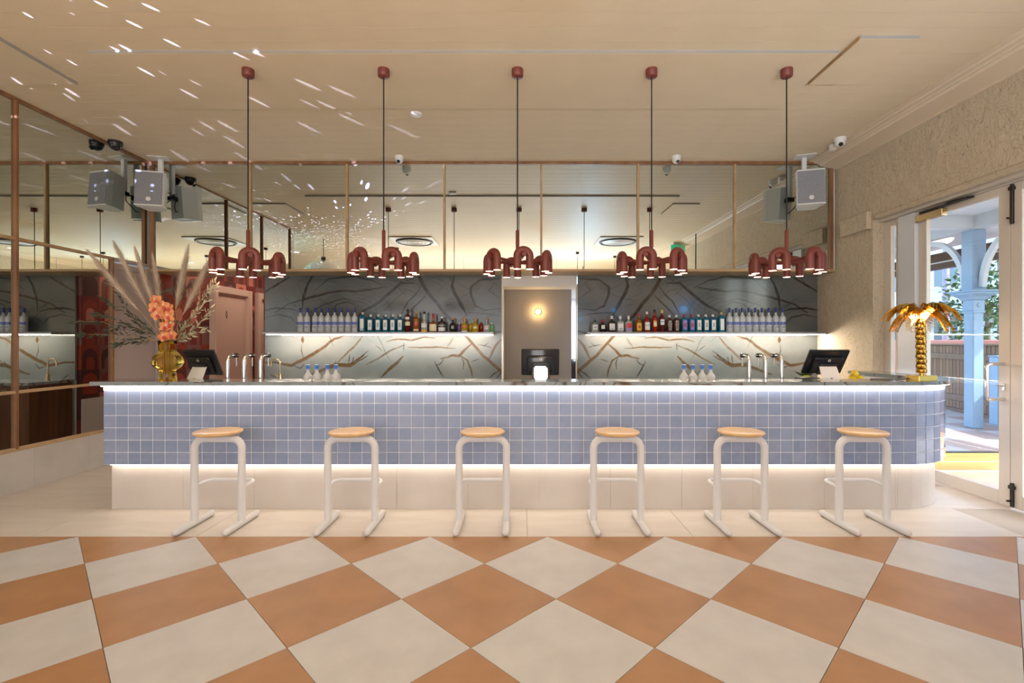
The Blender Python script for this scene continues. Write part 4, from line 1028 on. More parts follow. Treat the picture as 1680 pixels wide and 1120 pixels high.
ml2 = N(n, 'ShaderNodeMath', operation='MULTIPLY'); l.new(ml.outputs[0], ml2.inputs[0]); l.new(sd2.outputs[0], ml2.inputs[1])
l.new(ml2.outputs[0], n['Emission'].inputs['Strength'])

# ------------------------------------------------------------------ palm lamp
pm = thing('palm_lamp', 'golden palm tree table lamp with fronds on the rounded bar end', 'lamp', ((1512-VX)*4.07/F, 4.07, ZT))
obj('base', MB().cbox((-0.10, -0.055, 0), (0.10, 0.055, 0.045), 0.002).xf(Matrix.Rotation(R_(14), 4, 'Z')), M['gold'], pm)
tk = obj('trunk', MB().tube([(0, 0, 0.045), (-0.004, 0, 0.30), (-0.012, 0, 0.55)], [0.016, 0.022, 0.018], 12), M['gold'], pm)
rr = random.Random(2)
scm = MB().lathe([(0.0, 0.0), (0.021, 0.0), (0.024, 0.003), (0.0, 0.004)], 12).mesh('trunk_scale', M['gold'])
for i in range(11):
    for k in range(5):
        a = 2*PI*(k + 0.5*(i % 2))/5 - 1.1; z = 0.085 + i*0.041
        o = link('trunk_scale', scm, tk, (-0.01*z/0.55 + 0.028*math.cos(a), 0.028*math.sin(a), z), (0, 0, 0))
        o.rotation_euler = (0, R_(84), a)
def frond(a, L, droop, lift, seed):
    r = random.Random(seed); mb = MB(); P = []
    n = 14
    for i in range(n + 1):
        t = i/n; P.append(Vector((L*t, 0, lift*math.sin(t*PI*0.55) - droop*t*t)))
    mb.tube(P, [0.0045*(1 - 0.8*i/n) for i in range(n+1)], 5)
    for i in range(2, n + 1):
        t = i/n; ln = L*0.46*math.sin(min(1, 0.25 + t*0.72)*PI)*0.85 + 0.014
        for s in (-1, 1):
            for q in (0, 0.5):
                p = P[i] if q == 0 or i == n else P[i].lerp(P[i+1], 0.5)
                d = Vector((0.62, s*0.62, -0.62 + r.uniform(-0.2, 0.1))).normalized()*ln
                wv = Vector((0.0075, 0, 0.001)); mid = p + d*0.5 + Vector((0, 0, 0.006))
                mb.add([p - wv, p + wv, mid + wv*0.9, mid - wv*0.9, p + d], [(0, 1, 2, 3), (3, 2, 4)])
    return mb.xf(Matrix.Rotation(a, 4, 'Z'))
for k in range(11):
    obj('frond', frond(2*PI*k/11 + 0.2, 0.25, 0.22, 0.15, k), M['gold'], pm, (-0.012, 0, 0.585))
for k in range(10):
    obj('frond', frond(2*PI*k/10 + 0.5, 0.20, 0.24, 0.09, k + 20), M['gold'], pm, (-0.012, 0, 0.57))
obj('crown_cap', MB().lathe([(0.024, 0.54), (0.034, 0.57), (0.02, 0.60), (0, 0.605)], 14, (-0.012, 0, 0)), M['gold'], pm)
pbm = mat('palm_bulb', (1,0.8,0.5), 0.5, emit=110, ecol=(1, 0.62, 0.26))
for a in (R_(250), R_(10), R_(130)):
    obj('bulb', MB().lathe([(0.019*math.sin(PI*i/8), -0.019*math.cos(PI*i/8)) for i in range(9)], 12, (-0.012 + 0.058*math.cos(a), 0.058*math.sin(a), 0.545)), pbm, pm)
    obj('bulb_holder', MB().tube([(-0.012 + 0.02*math.cos(a), 0.02*math.sin(a), 0.565), (-0.012 + 0.058*math.cos(a), 0.058*math.sin(a), 0.568)], 0.009, 8), M['gold'], pm)
obj('cable', MB().tube([(-0.10, 0.0, 0.02), (-0.14, 0.03, 0.008), (-0.22, 0.05, 0.006), (-0.36, 0.10, 0.006)], 0.004, 6), M['cord'], pm)

# ------------------------------------------------------------------ vase and flowers
vx, vd = (275-VX)*4.10/F, 4.10
vas = thing('glass_vase', 'amber glass vase with a wide round middle on the bar top', 'vase', (vx, vd, ZT))
prof = [(0.0, 0.004), (0.060, 0.004), (0.064, 0.0), (0.066, 0.012), (0.062, 0.05), (0.058, 0.083), (0.07, 0.092), (0.10, 0.115), (0.117, 0.15), (0.117, 0.165), (0.10, 0.205), (0.075, 0.232), (0.062, 0.245), (0.064, 0.29), (0.070, 0.335), (0.067, 0.335), (0.060, 0.29), (0.057, 0.245)]
vm = mat('amber_glass', (1.0, 0.74, 0.16), 0.02, trans=1.0, ior=1.3)
obj('vase_body', MB().lathe(prof, 40, cap=False), vm, vas)
obj('foot_ring', MB().lathe([(0.066, 0.0), (0.068, 0.006), (0.062, 0.010)], 40, cap=False), vm, vas)
pam = random_tint(mat('pampas', (0.6, 0.46, 0.33), 0.9), (0.50, 0.36, 0.24), (0.86, 0.74, 0.60), True)
stemm = mat('dry_stem', (0.34, 0.24, 0.13), 0.8)
def vpt(px, py, dd=0.0):
    p = at(px, py, vd + dd); return Vector((p.x - vx, p.y - vd, p.z - ZT))
def pampas(px, py, dd, w, seed, lab):
    r = random.Random(seed)
    t = thing('pampas_plume', lab, 'plant', (vx, vd, ZT), 0, 'pampas plumes in the vase')
    root = Vector((r.uniform(-0.02, 0.02), r.uniform(-0.02, 0.02), 0.03)); tip = vpt(px, py, dd)
    mouth = Vector((0.035*(tip.x/(abs(tip.x) + 0.2)), 0.0, 0.33))
    def pt(u):
        return root.lerp(mouth, u*2) if u < 0.5 else mouth.lerp(tip, (u - 0.5)*2)
    P = [root, root.lerp(mouth, 0.6), mouth] + [mouth.lerp(tip, i/10) + Vector((0, 0, 0.012*math.sin(PI*i/10))) for i in range(1, 11)]
    obj('stem', MB().tube(P, [0.004]*3 + [0.004 - 0.0003*i for i in range(10)], 6), stemm, t)
    mb = MB(); ax = (tip - mouth); L = ax.length; ax.normalize()
    s1 = ax.orthogonal().normalized(); s2 = ax.cross(s1)
    for i in range(1500):
        u = 0.34 + 0.62*r.random()**0.8; base = mouth.lerp(tip, u)
        env = w*(math.sin(min(1, (u - 0.28)/0.72)*PI)**0.6)*(1.1 - 0.5*(u-0.3))
        a = r.uniform(0, 2*PI); out = (s1*math.cos(a) + s2*math.sin(a)); ln = r.uniform(0.06, 0.13); q = r.random()
        e1 = base + ax*ln*0.5 + out*env*(0.1 + 0.5*q); e2 = base + ax*ln*1.15 + out*env*(0.2 + 0.8*q + 0.9*q**6) + Vector((0, 0, -0.012*q))
        wv = out.cross(ax)*0.0009
        mb.add([base - wv, base + wv, e1 + wv*1.3, e1 - wv*1.3, e2], [(0, 1, 2, 3), (3, 2, 4)])
    obj('plume', mb, pam, t)
for q in ((149, 417, 0.05, 0.046, 'pampas plume leaning furthest toward the mirror wall'), (190, 404, 0.12, 0.046, 'pampas plume standing next to the outermost leaning one'), (225, 418, -0.04, 0.038, 'slim pampas plume beside the orchids on the mirror wall side'),
          (252, 428, 0.10, 0.038, 'short upright pampas plume above the orchids'), (307, 414, 0.03, 0.048, 'tall upright pampas plume on the pink door side'), (339, 436, 0.0, 0.048, 'pampas plume leaning over the till on the pink door side')):
    pampas(*q[:4], seed=int(q[0]), lab=q[4])
leafm = noise_var(mat('olive_leaf', (0.03, 0.042, 0.026), 0.5), (0.075, 0.09, 0.055), 12)
leafl = noise_var(mat('pale_leaf', (0.30, 0.31, 0.20), 0.5), (0.42, 0.42, 0.30), 12)
def branch(pts, n, L, m_, seed, lab, grp):
    r = random.Random(seed)
    t = thing('olive_branch', lab, 'plant', (vx, vd, ZT), 0, grp)
    P = [Vector((0, 0, 0.05)), Vector((0.02 if pts[0][0] > 275 else -0.02, 0, 0.33))] + [vpt(*p) for p in pts]
    Q = []
    for i in range(len(P)-1):
        for k in range(6): Q.append(P[i].lerp(P[i+1], k/6))
    Q.append(P[-1])
    obj('stem', MB().tube(Q, [0.0038*(1 - 0.75*i/len(Q)) for i in range(len(Q))], 6), stemm, t)
    mb = MB(); i0 = 9
    for k in range(n):
        u = i0 + (len(Q) - 1 - i0)*(k + r.random())/n; i = min(int(u), len(Q)-2); p = Q[i].lerp(Q[i+1], u - i)
        tg = (Q[i+1] - Q[i]).normalized(); sd_ = Vector((r.uniform(-1, 1), r.uniform(-1, 1), r.uniform(-1, 1))); sd_ -= tg*sd_.dot(tg); sd_.normalize()
        d = (tg*r.uniform(0.6, 1.1) + sd_*0.8).normalized()*L*r.uniform(0.7, 1.2); wv = d.cross(sd_ + Vector((0.1, 0.4, 0.2))).normalized()*L*0.11
        m1 = p + d*0.35 + sd_*0.004; m2 = p + d*0.7
        mb.add([p, m1 - wv, m1 + wv, m2 - wv*0.85, m2 + wv*0.85, p + d], [(0, 1, 2), (1, 3, 4, 2), (3, 5, 4)])
    obj('leaves', mb, m_, t)
gA, gB = 'dark olive branches on the mirror wall side', 'olive branches on the pink door side'
for i, (pts, n) in enumerate(((((235, 530, 0), (195, 505, -0.05), (170, 490, -0.08)), 40), (((230, 540, -0.05), (180, 520, -0.10), (155, 515, -0.14)), 44), (((220, 552, -0.08), (170, 528, -0.12), (120, 527, -0.18)), 46),
                              (((225, 555, -0.1), (175, 548, -0.15), (133, 549, -0.2)), 46), (((230, 560, 0.05), (205, 560, 0.0), (190, 565, -0.05)), 34), (((240, 545, 0.08), (215, 515, 0.05), (195, 480, 0.05)), 34), (((245, 545, 0.0), (205, 535, -0.08), (180, 540, -0.1)), 40))):
    branch(pts, n, 0.062, leafm, 30+i, 'dark olive branch spreading from the vase toward the mirror wall', gA)
for i, (pts, n) in enumerate(((((300, 540, 0), (330, 505, -0.03), (357, 466, -0.05)), 48), (((305, 530, 0.05), (335, 485, 0.02), (352, 462, 0.0)), 40), (((300, 552, -0.05), (325, 535, -0.08), (345, 505, -0.10)), 36))):
    branch(pts, n, 0.055, leafl, 50+i, 'pale olive branch reaching up from the vase toward the pink door', gB)
branch(((300, 556, -0.05), (325, 545, -0.1), (342, 540, -0.12)), 16, 0.06, leafl, 61, 'short pale sprig drooping over the till', None)
branch(((262, 500, 0.1), (265, 480, 0.1), (280, 474, 0.1)), 30, 0.045, leafm, 62, 'dark leafy sprig standing behind the orchids', None)
branch(((295, 500, 0.1), (300, 480, 0.12), (310, 468, 0.12)), 30, 0.045, leafm, 63, 'dark leafy sprig between the upright pampas plumes', None)
# orchids
orm = noise_var(mat('orchid_petal', (0.58, 0.17, 0.045), 0.55, sss=0), (0.76, 0.33, 0.14), 30)
orc = mat('orchid_lip', (0.55, 0.06, 0.08), 0.5); orw = mat('orchid_column', (0.85, 0.75, 0.6), 0.5)
orch = thing('orchid_spike', 'spray of orange orchid blooms at the front of the vase', 'flower', (vx, vd, ZT))
obj('stem', MB().tube([(0.0, 0, 0.05), (0.01, -0.02, 0.33), vpt(275, 540, -0.12), vpt(268, 500, -0.13), vpt(258, 486, -0.12)], 0.004, 6), stemm, orch)
def bloom(px, py, dd, rz, sz):
    p = vpt(px, py, dd); r = random.Random(int(px*7 + py))
    mb = MB()
    for k in range(5):
        a = PI/2 + 2*PI*k/5; ca, sa = math.cos(a), math.sin(a); Lp = sz*(1.0 if k in (0, 2, 3) else 1.12); wd = sz*(0.40 if k in (0, 2, 3) else 0.55)
        g_ = []
        for i in range(5):
            u = i/4; ww = wd*math.sin(PI*(0.12 + 0.80*u))
            for j in (-1, 0, 1):
                x = Lp*u*ca - j*ww*sa; z = Lp*u*sa + j*ww*ca; y = -0.006 + 0.35*Lp*u*u*(1 if k % 2 else -0.1) - 0.10*sz*(1-abs(j))*math.sin(PI*u) - 0.012
                g_.append((x, y, z))
        mb.add(g_, [(i*3+j, i*3+j+1, i*3+j+4, i*3+j+3) for i in range(4) for j in range(2)], True)
    M4 = Matrix.Translation(p) @ Matrix.Rotation(rz, 4, 'Z') @ Matrix.Rotation(R_(r.uniform(-15, 15)), 4, 'X') @ Matrix.Rotation(R_(r.uniform(-25, 25)), 4, 'Y')
    b_ = obj('bloom', mb.xf(M4), orm, orch)
    obj('lip', MB().lathe([(0.001, -0.03), (0.010, -0.018), (0.013, -0.004), (0.006, 0.004)], 10, (0, -0.022, -0.004)).xf(M4), orc, b_)
    obj('column', MB().lathe([(0.006*math.sin(PI*i/6), 0.006 - 0.009*math.cos(PI*i/6)) for i in range(7)], 8, (0, -0.022, 0.008)).xf(M4), orw, b_)
for q in ((257, 492, -0.13, 0.3, 0.045), (255, 505, -0.15, 0.35, 0.048), (271, 502, -0.17, 0.1, 0.046), (280, 507, -0.16, -0.2, 0.044), (259, 517, -0.15, 0.4, 0.046), (278, 519, -0.17, 0.0, 0.05), (272, 536, -0.15, 0.4, 0.046), (283, 532, -0.15, -0.3, 0.042), (285, 549, -0.16, -0.2, 0.046), (270, 552, -0.14, 0.3, 0.044)):
    bloom(*q)
# greenery behind the right-hand till: lime garnish jar
lj = thing('garnish_jar', 'jar of limes and green leaves behind the till by the stucco wall', 'jar', ((1322-VX)*4.7/F, 4.71, 0.9))
obj('jar_glass', MB().lathe([(0.0, 0.003), (0.05, 0.003), (0.055, 0.01), (0.055, 0.13), (0.05, 0.13), (0.05, 0.012)], 24, cap=False), clear, lj)
lim = mat('lime', (0.42, 0.48, 0.03), 0.4); grn = mat('mint', (0.03, 0.08, 0.03), 0.5)
for q in ((0, -0.01, 0.05), (-0.012, 0.01, 0.11), (0.012, 0, 0.165)):
    obj('lime', MB().lathe([(0.032*math.sin(PI*i/8), -0.036*math.cos(PI*i/8)) for i in range(9)], 14, q), lim, lj)
mb = MB(); r = random.Random(4)
for k in range(16):
    a, el = r.uniform(0, 6.28), r.uniform(0.4, 1.3); d = Vector((math.cos(a)*math.cos(el), math.sin(a)*math.cos(el), math.sin(el)))*r.uniform(0.06, 0.12); p = Vector((0, 0, 0.17)); wv = d.cross(Vector((0.2, 0.3, 1))).normalized()*0.022
    mb.add([p, p + d*0.5 - wv, p + d*0.5 + wv, p + d], [(0, 1, 3, 2)])
obj('leaves', mb, grn, lj)
bg = thing('lemon_bowl', 'black bowl of yellow lemons behind the till at the bar end', 'bowl', ((1398-VX)*4.7/F, 4.66, 0.9))
obj('bowl', MB().lathe([(0.0, 0.004), (0.06, 0.0), (0.11, 0.06), (0.12, 0.13), (0.114, 0.13), (0.10, 0.06), (0.05, 0.012), (0, 0.012)], 24), M['black'], bg)
lem = mat('lemon', (0.75, 0.55, 0.03), 0.4)
for q in ((-0.04, -0.02, 0.14), (0.04, -0.01, 0.145), (0, 0.04, 0.15), (-0.01, -0.01, 0.195)):
    obj('lemon', MB().lathe([(0.036*math.sin(PI*i/8), -0.042*math.cos(PI*i/8)) for i in range(9)], 14, q), lem, bg)

# ------------------------------------------------------------------ glass doors on the right
XD = 4.17
def bar_box(a0, a1, z0, z1, m_, par, nm, x0=XD - 0.022, x1=XD + 0.022): return obj(nm, MB().cbox((x0, a0, z0), (x1, a1, z1), 0.003), m_, par)
ws = struct('window_1', None, None, (0, 0, 0))
bar_box(5.43, 5.529, 0, 2.76, M['cream_alu'], ws, 'window_frame'); bar_box(5.28, 5.355, 0, 2.76, M['cream_alu'], ws, 'window_frame')
bar_box(5.355, 5.43, 0, 0.1, M['cream_alu'], ws, 'window_frame'); bar_box(5.355, 5.43, 2.70, 2.76, M['cream_alu'], ws, 'window_frame')
obj('pane', MB().box((XD - 0.003, 5.355, 0.1), (XD + 0.003, 5.43, 2.70)), M['glass'], ws)
fr = struct('door_frame_1', None, None)
bar_box(5.052, 5.279, 0, 2.76, M['pale_alu'], fr, 'frame_post', XD - 0.06, XD + 0.06)
bar_box(2.9, 5.052, 2.748, 2.7648, M['cream_alu'], fr, 'frame_head')
def leaf(name, y0, y1, hinge_hi):
    d = struct(name, None, None)
    sw = 0.098
    bar_box(y1 - sw, y1, 0.01, 2.745, M['cream_alu'], d, 'stile'); bar_box(y0, y0 + sw, 0.01, 2.745, M['cream_alu'], d, 'stile')
    bar_box(y0 + sw, y1 - sw, 0.01, 0.125, M['cream_alu'], d, 'rail'); bar_box(y0 + sw, y1 - sw, 2.675, 2.745, M['cream_alu'], d, 'rail')
    obj('pane', MB().box((XD - 0.004, y0 + sw, 0.125), (XD + 0.004, y1 - sw, 2.675)), M['glass'], d)
    return d
d4 = leaf('door_4', 4.108, 5.05, True); d5 = leaf('door_5', 3.163, 4.104, False)
def pull(par, yc, side):
    x0 = XD - 0.022
    zt, zb_ = HC + (VY-597)*4.15/F, HC + (VY-655)*4.15/F
    dx = -0.15
    yo = yc
    path = [(x0, yc, zt)] + [(x0 + dx + 0.03 - 0.03*math.sin(a), yc, zt - 0.03 + 0.03*math.cos(a)) for a in [PI/2*i/6 for i in range(7)]]
    path += [(x0 + dx + 0.03 - 0.03*math.cos(a), yc, zb_ + 0.03 - 0.03*math.sin(a)) for a in [PI/2*i/6 for i in range(7)]] + [(x0, yc, zb_)]
    obj('pull_handle', MB().tube(path, 0.0155, 14), M['steel'], par)
    x1 = XD + 0.022
    obj('pull_handle', MB().tube([(x1 - (p[0] - x0)*0.7, p[1], p[2]) for p in path], 0.0155, 14), M['steel'], par)
pull(d4, 4.155, 1)
obj('lock', MB().cbox((XD - 0.032, 4.145, 0.99), (XD - 0.0225, 4.165, 1.05), 0.003).tube([(XD - 0.03, 4.155, 1.03), (XD - 0.055, 4.155, 1.03), (XD - 0.055, 4.19, 1.03)], 0.006, 8), M['brushed'], d4)
cl_ = obj('door_closer', MB().cbox((XD - 0.085, 4.70, 2.64), (XD - 0.0225, 5.02, 2.71), 0.006), M['brass'], d4)
obj('closer_arm', MB().tube([(XD - 0.05, 4.76, 2.72), (XD - 0.10, 4.62, 2.73), (XD - 0.06, 4.45, 2.735)], 0.012, 8), M['dark_metal'], cl_)
obj('closer_track', MB().cbox((XD - 0.06, 4.42, 2.725), (XD - 0.03, 5.0, 2.745), 0.003), M['dark_metal'], cl_)
for par, z0, z1 in ((d5, 2.40, 2.735), (d5, 0.02, 0.22)):
    b_ = obj('bolt', MB().cbox((XD - 0.045, 4.065, z0), (XD - 0.0225, 4.09, z1), 0.004), M['dark_metal'], par)
    obj('bolt_knob', MB().tube([(XD - 0.045, 4.08, z0 + 0.05), (XD - 0.075, 4.08, z0 + 0.05)], 0.009, 8), M['dark_metal'], b_)
    obj('bolt_keeper', MB().cbox((XD - 0.05, 4.055, z1 - 0.05), (XD - 0.0225, 4.10, z1 - 0.02), 0.003), M['dark_metal'], b_)
bar_box(2.6, 3.16, 0, 2.76, M['cream_alu'], fr, 'frame_post')

# ------------------------------------------------------------------ veranda and street outside
VXL = XR + WT
paint_w = mat('veranda_white', (0.62, 0.68, 0.74), 0.5); paint_b = mat('veranda_blue', (0.27, 0.41, 0.58), 0.45)
struct('floor_veranda', MB().box((VXL, 2.2, -0.12), (8.2, 5.34, -0.001)).box((VXL + 0.001, 5.36, -0.12), (8.2, 12.0, 0.2)), M['border'])
vt = bpy.data.objects['floor_veranda']
a_ = 0.3; tw2 = MB().prism([(-a_+0.002, -a_+0.002), (a_-0.002, -a_+0.002), (a_-0.002, a_-0.002), (-a_+0.002, a_-0.002)], 0.0, 0.006)
mtan = noise_var(mat('veranda_tile_mauve', (0.40, 0.30, 0.27), 0.5), (0.45, 0.34, 0.31), 4)
tmA = tw2.mesh('tile', M['floor_white']); tmB = tw2.mesh('tile', mtan)
for i in range(6):
    for j in range(8):
        x, y_ = VXL + 0.42 + i*0.6, 5.66 + j*0.6
        if x < 7.9: link('tile', (tmA, tmB)[(i + j) % 2], vt, (x, y_, 0.2))
stp = obj('step_riser', MB().box((VXL, 5.341, -0.001), (8.2, 5.3595, 0.2)), mat('step_timber', (0.6, 0.38, 0.16), 0.5), vt)
obj('step_nosing', MB().box((VXL, 5.30, 0.186), (8.2, 5.36, 0.2005)), M['dark_metal'], stp)
obj('step_led', MB().box((VXL + 0.02, 5.322, 0.178), (8.1, 5.334, 0.1855)), M['led_orange'], stp)
obj('step_led', MB().box((VXL + 0.02, 5.322, 0.085), (8.1, 5.34, 0.092)), M['led_orange'], stp)
obj('floor_strip', MB().box((VXL, 5.27, -0.001), (8.2, 5.29, 0.012)), M['brushed'], stp)
cv = struct('ceiling_veranda', MB().box((VXL, 1.0, 3.16), (8.0, 12.5, 3.22)), paint_w)
bl2 = MB().cbox((VXL + 0.01, 0.002, 0), (7.6, 0.118, 0.012), 0.003).mesh('board', paint_w)
for i in range(94): link('board', bl2, cv, (0, 1.2 + i*0.12, 3.1475))
fa = struct('beam_veranda', MB().box((7.55, 1.0, 2.72), (7.68, 12.5, 3.0)), wood('dark_beam', (0.05, 0.02, 0.014), (0.08, 0.034, 0.022), 5, (2, 0.3, 2)))
obj('beam_trim', MB().box((7.54, 1.0, 2.82), (7.5495, 12.5, 2.84)), paint_w, fa)
struct('beam_veranda_inner', MB().box((6.25, 1.0, 2.96), (6.40, 12.5, 3.147)).box((VXL, 6.69, 2.98), (7.55, 6.84, 3.147)), paint_w)
def veranda_post(lab, x, y, grp):
    t = thing('veranda_post', lab, 'post', (x, y, 0.206))
    s = 0.075
    obj('shaft', MB().cbox((-s, -s, 0), (s, s, 1.62), 0.01), paint_b, t)
    obj('necking', MB().cbox((-s - 0.012, -s - 0.012, 1.60), (s + 0.012, s + 0.012, 1.63), 0.004), paint_b, t)
    blk = obj('block', MB().cbox((-s - 0.006, -s - 0.006, 1.63), (s + 0.006, s + 0.006, 1.78), 0.004), paint_b, t)
    obj('rosette', MB().tube([(0, -s - 0.0065, 1.705), (0, -s - 0.016, 1.705)], [0.036, 0.024], 14), paint_b, blk)
    ov = [(s + 0.02, 1.78), (s + 0.045, 1.82), (s + 0.10, 1.86), (s + 0.10, 1.88), (s + 0.13, 1.89), (s + 0.13, 1.91)]
    cap = MB()
    for (r0, z0), (r1, z1) in zip(ov[:-1], ov[1:]):
        cap.add([(-r0, -r0, z0), (r0, -r0, z0), (r0, r0, z0), (-r0, r0, z0), (-r1, -r1, z1), (r1, -r1, z1), (r1, r1, z1), (-r1, r1, z1)], [(0, 1, 5, 4), (1, 2, 6, 5), (2, 3, 7, 6), (3, 0, 4, 7)])
    cap.add([(-0.205, -0.205, 1.91), (0.205, -0.205, 1.91), (0.205, 0.205, 1.91), (-0.205, 0.205, 1.91)], [(0, 1, 2, 3)])
    cap.add([(-0.095, -0.095, 1.78), (0.095, -0.095, 1.78), (0.095, 0.095, 1.78), (-0.095, 0.095, 1.78)], [(3, 2, 1, 0)])
    obj('capital', cap, paint_b, t)
    obj('upper_shaft', MB().cbox((-0.095, -0.095, 1.91), (0.095, 0.095, 2.753), 0.012), paint_b, t)
    for sg in (-1, 1):
        pts = []
        for a in [PI/2*i/12 for i in range(13)]: pts.append((sg*(0.095 + 0.62 - 0.62*math.cos(a)), 1.95 + 0.78*math.sin(a)))
        pin = [(sg*(0.095 + 0.62 - 0.55*math.cos(a)), 1.95 + 0.71*math.sin(a)) for a in [PI/2*i/12 for i in range(13)]]
        mb = MB(); vs_ = []
        for (u, v), (u2, v2) in zip(pts, pin): vs_ += [(-0.03, u, v), (0.03, u, v), (-0.03, u2, v2), (0.03, u2, v2)]
        fs = []
        for i in range(12):
            a = 4*i; fs += [(a, a+1, a+5, a+4), (a+2, a+6, a+7, a+3), (a, a+4, a+6, a+2), (a+1, a+3, a+7, a+5)]
        fs += [(0, 2, 3, 1), (48, 49, 51, 50)]
        obj('bracket', mb.add(vs_, fs), paint_w, t)
    return t
veranda_post('pale blue veranda post with capital and arched brackets outside the door', 6.33, 6.77, None)
veranda_post('pale blue veranda post further along the terrace toward the street', 6.33, 3.4, None)
sp_ = thing('low_post', 'short pale blue post beside the veranda post', 'post', (6.90, 7.0, 0.206))
obj('shaft', MB().cbox((-0.07, -0.07, 0), (0.07, 0.07, 0.98), 0.008), paint_b, sp_)
obj('cap', MB().cbox((-0.08, -0.08, 0.98), (0.08, 0.08, 1.0), 0.006), paint_b, sp_)
# timber fence
fen = thing('timber_fence', 'brown vertical board fence along the veranda edge', 'fence', (6.87, 5.4, 0.2))
fdir = Vector((0.217, 0.976, 0)); fang = math.atan2(fdir.y, fdir.x)
slm = [MB().cbox((0.004, -0.01, 0.06), (0.088, 0.012, 1.14), 0.003).mesh('slat', wood('fence_%d' % i, c1, c2, 5, (4, 4, 0.3))) for i, (c1, c2) in enumerate((((0.13, 0.05, 0.018), (0.18, 0.075, 0.028)), ((0.17, 0.075, 0.028), (0.22, 0.10, 0.04)), ((0.10, 0.038, 0.014), (0.14, 0.055, 0.02))))]
for i in range(52):
    o = link('slat', slm[(i*7 + i//3) % 3], fen, tuple(fdir*0.092*i), (0, 0, fang))
obj('fence_rail', MB().cbox((0, 0.013, 0.2), (4.8, 0.05, 0.3), 0.004).cbox((0, 0.013, 0.9), (4.8, 0.05, 1.0), 0.004).xf(Matrix.Rotation(fang, 4, 'Z')), M['walnut'], fen)
obj('capping', MB().cbox((0, -0.03, 1.141), (4.8, 0.06, 1.17), 0.004).xf(Matrix.Rotation(fang, 4, 'Z')), M['walnut'], fen)
obj('kickboard', MB().cbox((0, -0.02, 0.0), (4.8, 0.03, 0.058), 0.004).xf(Matrix.Rotation(fang, 4, 'Z')), M['walnut'], fen)
vl = thing('veranda_light', 'round warm oyster light on the veranda ceiling', 'lamp', (7.1, 8.15, 3.147))
obj('diffuser', MB().lathe([(0.0, -0.10), (0.07, -0.095), (0.12, -0.065), (0.145, -0.02)], 28), mat('oyster_glow', (1, 0.85, 0.6), 0.5, emit=2.2, ecol=(1, 0.78, 0.5)), vl)
obj('rim', MB().lathe([(0.145, -0.02), (0.155, -0.02), (0.155, -0.0005)], 28, cap=False), M['white_plastic'], vl)
# street
gnd = mat('asphalt', (0.22, 0.22, 0.23), 0.9)
struct('ground', MB().box((8.2, -12, -0.3), (60, 60, -0.15)), gnd)
def facade(name, lab, x, y0, y1, h, m_, cols, rows, extra=None):
    t = thing(name, lab, 'building', (x, y0, -0.15))
    obj('wall', MB().box((0, 0, 0), (6, y1 - y0, h)), m_, t)
    obj('parapet', MB().box((-0.15, -0.1, h), (6, y1 - y0 + 0.1, h + 0.35)), m_, t)
    wm = mat(name + '_pane', (0.12, 0.16, 0.2), 0.1)
    for r_ in range(rows):
        for c in range(cols):
            yy = (y1 - y0)*(c + 0.5)/cols; zz_ = 1.2 + r_*3.0
            w_ = obj('window', MB().box((-0.06, yy - 0.75, zz_), (-0.0005, yy + 0.75, zz_ + 1.6)), M['white_plastic'], t)
            obj('pane', MB().box((-0.07, yy - 0.66, zz_ + 0.1), (-0.0605, yy + 0.66, zz_ + 1.5)), wm, w_)
    return t
b1 = facade('street_building', 'pale rendered shop building across the street', 21, 6, 32, 6.8, mat('render_pale', (0.72, 0.74, 0.74), 0.8), 8, 2)
obj('awning', MB().box((-1.4, 0.5, 2.75), (-0.001, 25.5, 2.95)), mat('awning_teal', (0.35, 0.5, 0.52), 0.7), b1)
facade('street_building', 'cream two storey building across the street by the doors', 21, -14, 5.4, 8.0, mat('render_cream', (0.75, 0.7, 0.6), 0.8), 6, 2)
facade('street_building', 'grey building at the far end of the street', 24, 33, 56, 9.0, mat('render_grey', (0.55, 0.57, 0.6), 0.8), 6, 3)
tag(obj('planter_wall', MB().cbox((9.0, 5.0, -0.15), (9.35, 16.0, 1.44), 0.02), mat('salmon_paint', (0.62, 0.26, 0.19), 0.7)), 'salmon painted low wall beyond the timber fence', 'wall')
pole = thing('street_pole', 'grey steel street pole beyond the fence', 'pole', (11.5, 13.1, -0.15))
obj('shaft', MB().tube([(0, 0, 0), (0, 0, 6.5)], [0.09, 0.06], 12), mat('pole_grey', (0.3, 0.29, 0.36), 0.5), pole)
obj('arm', MB().tube([(0, 0, 6.3), (-1.4, 0, 6.6)], 0.035, 8), M['brushed'], pole)
for k in range(3):
    tag(obj('power_line', MB().tube([(11.4 + 0.25*k, -6 + 50*i/16, 5.2 + 0.35*k - 0.9*math.sin(PI*i/16)) for i in range(17)], 0.014, 5), M['black']), 'black overhead power line above the street', 'cable', 'overhead power lines')
lf = [mat('leaf_%d' % i, c, 0.5) for i, c in enumerate(((0.045, 0.10, 0.03), (0.08, 0.15, 0.05), (0.12, 0.19, 0.07)))]
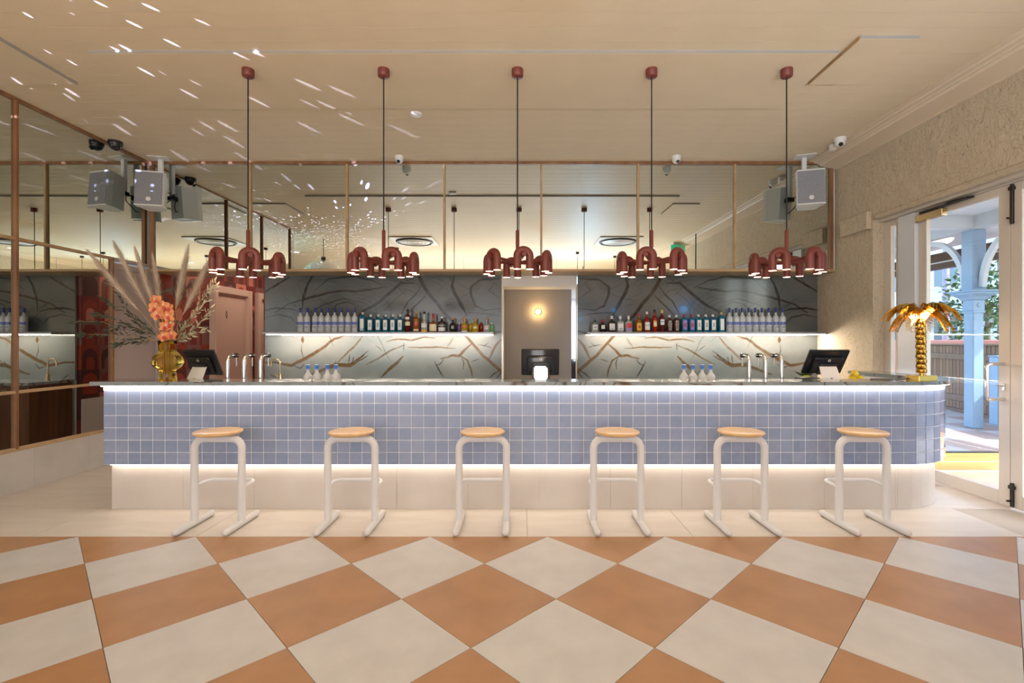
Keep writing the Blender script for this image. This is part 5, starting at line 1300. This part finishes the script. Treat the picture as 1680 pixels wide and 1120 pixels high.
def tree(lab, x, y, h, r0, seed, n=1500):
    t = thing('street_tree', lab, 'tree', (x, y, -0.15)); r = random.Random(seed)
    obj('trunk', MB().tube([(0, 0, 0), (0.04, 0, h*0.4), (0, 0.03, h*0.8)], [0.06, 0.05, 0.02], 8), mat('bark', (0.3, 0.24, 0.18), 0.9), t)
    for i in range(3):
        mb = MB()
        for k in range(n//3):
            v = Vector((r.gauss(0, 1), r.gauss(0, 1), r.gauss(0, 1))).normalized()*r0*r.random()**0.4; v.z = v.z*1.35 + h*0.66
            d = Vector((r.uniform(-1, 1), r.uniform(-1, 1), r.uniform(-0.8, 0.4))).normalized()*0.14; w_ = d.cross(Vector((r.uniform(-1, 1), r.uniform(-1, 1), 1))).normalized()*0.038
            mb.add([v, v + d*0.5 - w_, v + d*0.5 + w_, v + d], [(0, 1, 3, 2)])
        obj('foliage', mb, lf[i], t)
tree('bushy green street tree behind the blue veranda post', 10.2, 10.6, 3.5, 0.85, 1)
tree('slender street tree in front of the pale building', 12.6, 10.0, 3.2, 0.75, 2)
tree('street tree further along the pavement by the doors', 11.5, 6.0, 3.4, 0.9, 3)
carm = mat('car_paint', (0.55, 0.05, 0.04), 0.25, coat=0.5)
def car(lab, x, y, m_):
    t = thing('parked_car', lab, 'car', (x, y, -0.15))
    pts = [(-2.0, 0.35), (2.0, 0.35), (2.05, 0.75), (1.3, 0.9), (0.8, 1.4), (-1.1, 1.42), (-1.75, 0.95), (-2.05, 0.85)]
    mb = MB(); k = len(pts)
    mb.add([(-0.8, a, b_) for a, b_ in pts] + [(0.8, a, b_) for a, b_ in pts], [tuple(range(k)), tuple(range(k, 2*k))[::-1]] + [(i, k+i, k+(i+1) % k, (i+1) % k) for i in range(k)])
    obj('body', mb, m_, t)
    obj('side_window', MB().add([(-0.805, a, b_) for a, b_ in ((-1.4, 0.97), (1.0, 0.95), (0.7, 1.33), (-1.0, 1.34))], [(0, 1, 2, 3)]), M['black_gloss'], t)
    for yy in (-1.25, 1.25):
        for xx in (-0.8, 0.62): obj('wheel', MB().tube([(xx, yy, 0.32), (xx + 0.18, yy, 0.32)], 0.32, 20), M['black'], t)
car('red parked car across the street', 15.5, 17.2, carm)
car('white parked car across the street', 15.5, 12.2, mat('car_white', (0.7, 0.7, 0.7), 0.25, coat=0.5))

# added lamp brightening the corridor, and invented troughs around the added ceiling fill lights
area('corridor_fill_light', (-4.05, 8.3, 2.73), (0, 0, 0), 0.5, 2.6, 17, (1.0, 0.80, 0.62))
for i, (ux, uy) in enumerate(UPL):
    t = thing('added_fill_trough', 'slim white invented trough around an added ceiling fill light', 'lamp', (ux, uy, 0.90), 0, 'invented troughs for the added fill lights')
    obj('trough', MB().box((-1.12, -0.09, 0), (1.12, 0.09, 0.012)).box((-1.12, -0.09, 0.012), (1.12, -0.08, 0.07)).box((-1.12, 0.08, 0.012), (1.12, 0.09, 0.07)), M['white_plastic'], t)
    for s_ in (-1, 1): obj('cable', MB().tube([(s_*1.0, 0, 0.012), (s_*1.0, 0, ZC - 0.901)], 0.003, 6), M['cord'], t)
